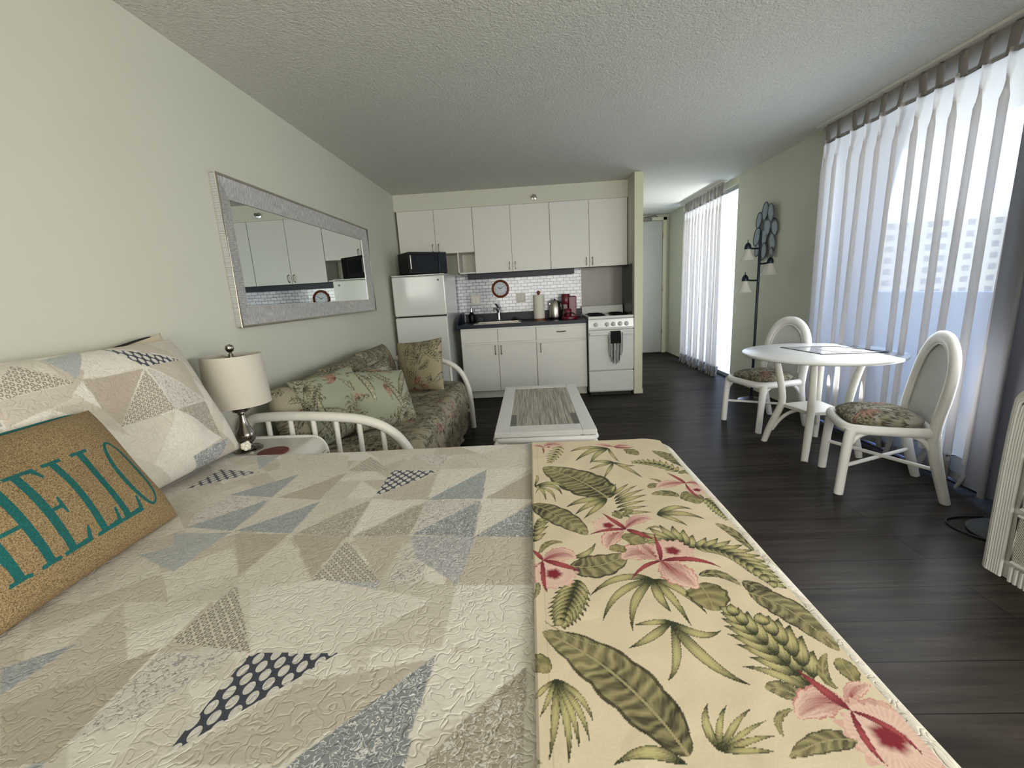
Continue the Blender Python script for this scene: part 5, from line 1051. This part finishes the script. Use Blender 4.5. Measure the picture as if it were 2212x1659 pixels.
# printed sheets on the table
pm = [(3.484, 3.188), (3.81, 3.105), (3.756, 2.82), (3.454, 2.80)]
t = thing('placemat', 'thin dark-rimmed clear placemat lying on the round table', 'placemat', (0, 0, TZ + .0008))
MB().prism([(3.44, 3.43), (3.80, 3.33), (3.90, 2.99), (3.50, 3.03)], 0, .002, 'z').build('sheet', 'matgrey', t, smooth=False)
MB().tube([(3.44, 3.43, .002), (3.80, 3.33, .002), (3.90, 2.99, .002), (3.50, 3.03, .002)], .003, 6, closed=True).build('rim', 'cordgrey', t)
props(MB().prism([(3.60, 3.27), (3.77, 3.22), (3.80, 3.06), (3.62, 3.09)], 0, .001, 'z').build('paper_card', 'matwhite', None, smooth=False), 'white paper card on the placemat on the round table', 'card').location = (0, 0, TZ + .004)

# ---------------------------------------------------------------- tree floor lamp and wall ornament
LX, LY = 3.775, 4.50
t = thing('tree_floor_lamp', 'slim dark three-armed floor lamp with white bell shades behind the table', 'floor lamp', (LX, LY, 0))
MB().lathe((0, 0, 0), [(.125, 0), (.125, .012), (.10, .022), (.02, .03), (.016, .05), (0, .05)], 36).build('base', 'polegreen', t)
MB().lathe((0, 0, .04), [(.0125, 0), (.0125, 1.62), (.008, 1.635), (0, 1.64)], 16).build('pole', 'polegreen', t)
for ax, z, dy in ((-.115, 1.535, .0), (.105, 1.39, -.0), (-.125, 1.235, .0)):
    s = -1 if ax < 0 else 1
    a_ = MB().tube([(0, 0, z - .02), (ax * .6, dy, z - .018), (ax, dy, z - .005)], .008, 8, smooth=1).build('arm', 'polegreen', t)
    MB().lathe((ax, dy, z - .02), [(.030, 0), (.032, .012), (.026, .04), (.014, .056), (.005, .06), (.004, .085), (0, .085)], 20).build('socket', 'polegreen', a_)
    MB().lathe((ax, dy, z - .02), [(.026, 0), (.034, -.025), (.050, -.065), (.080, -.108), (.078, -.108), (.047, -.064), (.030, -.024), (.022, 0)], 32).build('bell_shade', 'shadeglass', a_)
t = thing('wall_ornament', 'dark cluster of oval shell discs hung on the wall behind the floor lamp', 'wall decoration', (XW, 4.86, 1.70))
for dy, z, a_, r_ in ((-.02, .20, .2, .075), (-.13, .17, -.2, .075), (.12, .13, .3, .07), (-.03, .06, 0, .09), (-.17, .03, -.3, .075), (.17, -.03, .4, .085), (.03, -.06, .1, .085), (-.14, -.12, -.3, .08), (.10, -.17, .3, .06), (-.01, -.19, 0, .07), (-.16, -.22, -.2, .045), (.06, -.24, .2, .04)):
    c_, s_ = math.cos(a_), math.sin(a_); xo_ = -.020 - .012 * ((int(abs(z * 100)) % 3))
    m = MB(); pts = []
    for q in range(20):
        w_ = 2 * PI * q / 20; yy, zz = r_ * .72 * math.cos(w_), r_ * 1.15 * math.sin(w_); pts.append((xo_, dy + yy * c_ - zz * s_, z + yy * s_ + zz * c_))
    m.add(pts + [(xo_ - .018, dy, z)], [(i, (i + 1) % 20, 20) for i in range(20)]); m.add([(p[0] + .004, p[1], p[2]) for p in pts], [tuple(range(20))])
    o = m.build('shell_disc', 'capiz', t, smooth=True)
    MB().tube(pts, .006, 6, closed=True).build('disc_rim', 'capizrim', o)
MB().tube([(-.012, 0, -.22), (-.008, 0, 0), (-.012, 0, .20)], .006, 6).build('stem', 'capizrim', t)

# ---------------------------------------------------------------- curtains
def curtain(y0, y1, x, z0, z1, n, amp, seed, flare=1.0, step=.006, mat='sheer', parent=None, name='curtain_panel', loop=.060):
    ys = np.arange(y0, y1, step); zs = np.concatenate([np.linspace(z0, z1 - .14, 26), np.linspace(z1 - .13, z1, 8)]); Y, Z = np.meshgrid(ys, zs, indexing='ij')
    u = (Y - y0) / (y1 - y0); h = (Z - z0) / (z1 - z0)
    rs = np.random.RandomState(seed); ph = u * n + .10 * np.sin(u * 9 + seed) + .06 * np.sin(u * 23 + seed) + (1 - h) * .12 * np.sin(u * 13 + seed)
    fr = ph - np.floor(ph); pinch = np.exp(-((fr - .5) / .09) ** 2); soft = .5 - .5 * np.cos(2 * PI * ph)
    k = np.clip((h - .90) / .06, 0, 1); prof = soft * (1 - k) + pinch * k * .75
    am = amp * (.80 + .3 * vn(u, u * 0, .07, seed)) * (1 + .35 * (1 - h) * flare)
    X = x - am * prof + .35 * am * (1 - h) * np.sin(2 * PI * ph * .5 + seed) * (1 - k)
    Yo = Y + loop * np.sin(2 * PI * ph + .4) * (1 - k)
    return grid(name, np.stack([X, Yo, Z], -1), mat, parent)
t = thing('sheer_curtain', 'pleated white sheer curtain across the balcony door by the dining table', 'curtain')
curtain(2.30, 3.945, 3.955, .17, 2.27, 12, .055, 3, parent=t)
curtain(2.30, 3.945, 3.955, .075, .17, 12, .055, 3, mat='hemcloth', parent=t, name='hem')
curtain(2.30, 3.945, 3.950, 2.268, 2.385, 12, .022, 3, mat='heading', parent=t, name='heading_tape')
curtain(1.75, 2.32, 3.955, .10, 2.27, 5, .060, 9, parent=t)
curtain(1.75, 2.32, 3.950, 2.268, 2.385, 5, .022, 9, mat='heading', parent=t, name='heading_tape')
t = thing('grey_drape', 'grey lined drape beside the dresser, overlapping the sheer curtain', 'curtain')
curtain(.78, 2.33, 3.885, .045, 2.385, 9, .07, 6, mat='drape', parent=t, name='drape_panel')
t = thing('hall_curtain', 'pleated sheer curtain over the louvred window in the hall', 'curtain')
curtain(5.76, 7.15, 3.955, .13, 2.27, 12, .060, 5, parent=t)
curtain(5.76, 7.15, 3.955, .035, .13, 12, .060, 5, mat='hemcloth', parent=t, name='hem')
curtain(5.76, 7.15, 3.950, 2.268, 2.385, 12, .022, 5, mat='heading', parent=t, name='heading_tape')
props(B('curtain_track', 'whitepaint', None, 3.90, 3.965, .78, 3.97, 2.386, 2.404), 'white ceiling track over the living room curtains', 'curtain track')
props(B('curtain_track', 'whitepaint', None, 3.90, 3.965, 5.74, 7.2, 2.386, 2.404), 'white ceiling track over the hall curtain', 'curtain track')

# ---------------------------------------------------------------- dresser
DX0, DX1, DY0, DY1, DZ = 3.385, 3.80, .72, 1.735, .79
t = thing('dresser', 'white rattan dresser with reeded rounded corner and herringbone drawers beside the drape', 'dresser')
R_ = .085
prof = [(DY1 - .012, .0)] + [(DY1 - .012, DZ - R_)] + [(DY1 - .012 - R_ * (1 - math.cos(k * PI / 16)), DZ - .012 - R_ + R_ * math.sin(k * PI / 16)) for k in range(1, 9)]
prof += [(DY0, DZ - .012), (DY0, 0)]
MB().prism(prof, DX0 + .012, DX1, 'x').build('body', 'rattan', t, smooth=False)
m = MB()
for k in range(7):
    a_ = k * PI / 12; dx = .030 * (1 - math.cos(a_)) ; ins = .030 * (1 - math.sin(a_)); xx = DX0 + .030 - .030 * math.cos(PI / 2 - k * PI / 12) ; yy = DY1 - .030 + .030 * math.cos(k * PI / 12) if k < 7 else DY1
    xx = DX0 + .030 - .030 * math.sin(k * PI / 12); 
    o_ = DY1 - yy
    m.tube([(xx, yy, 0), (xx, yy, DZ - R_), (xx, yy - .025, DZ - o_ - .025), (xx, yy - R_, DZ - o_), (xx, DY0, DZ - o_)], .0062, 8, smooth=2)
for k in range(5):
    yy = DY1 - .030 - .0095 * (k + 1)
    m.tube([(DX0 + .001, yy, 0), (DX0 + .001, yy, DZ - R_ - .02), (DX0 + .001, yy - .03, DZ - (DY1 - yy) - .02), (DX0 + .001, yy - R_, DZ - (DY1 - yy)), (DX0 + .001, DY0, DZ - (DY1 - yy))], .0062, 8, smooth=2)
m.build('reeded_edge', 'rattan', t)
m = MB()
for k in range(46): yy = DY1 - .115 - k * .0195; m.tube([(DX0 + .004, yy, .0), (DX0 + .004, yy, .065)], .0085, 6)
m.build('reeded_plinth', 'rattan', t)
for z0, z1 in ((.085, .290), (.310, .515), (.535, .700)):
    d_ = B('drawer', 'herring', t, DX0 - .010, DX0 + .02, DY0 + .02, DY1 - .115, z0, z1, .006)
    MB().tube([(DX0 - .010, DY0 + .02, z0 + .004), (DX0 - .010, DY1 - .117, z0 + .004), (DX0 - .010, DY1 - .117, z1 - .004), (DX0 - .010, DY0 + .02, z1 - .004)], .007, 8, closed=True).build('drawer_edge', 'rattan', d_)
    MB().lathe((DX0 - .010, DY0 + .45, (z0 + z1) / 2), [(.008, 0), (.008, .014), (.016, .022), (0, .03)], 14, axis='x').build('knob', 'rattan', d_)
# floor lamp behind dresser: only the base shows
t = thing('pedestal_lamp', 'floor lamp whose round grey base shows beside the dresser foot', 'floor lamp', (3.70, 1.935, 0))
MB().lathe((0, 0, 0), [(.135, 0), (.14, .012), (.12, .026), (.02, .034), (.016, .05), (0, .05)], 40).build('base', 'greybase', t)
MB().tube([(0, 0, .04), (.02, -.04, .6), (.03, -.06, 1.3)], .012, 10).build('pole', 'greybase', t)
MB().lathe((.03, -.06, 1.22), [(.11, 0), (.08, .16), (.078, .16), (.108, 0)], 32).build('lamp_shade', 'lampwire', t)
props(MB().tube([(3.60, 1.86, .006), (3.545, 1.93, .006), (3.52, 2.02, .006), (3.555, 2.09, .006), (3.64, 2.11, .006), (3.75, 2.10, .006)], .0042, 6, smooth=3).build('power_cord', 'cordblack'), 'thin black cord looped on the floor around the grey lamp base', 'cord')
props(MB().tube([(3.86, 4.42, .006), (3.82, 4.15, .006), (3.72, 3.98, .006), (3.80, 3.72, .006), (3.92, 3.60, .006)], .004, 6, smooth=3).build('power_cord', 'cordblack'), 'black cord of the three-armed lamp on the floor behind the far chair', 'cord')
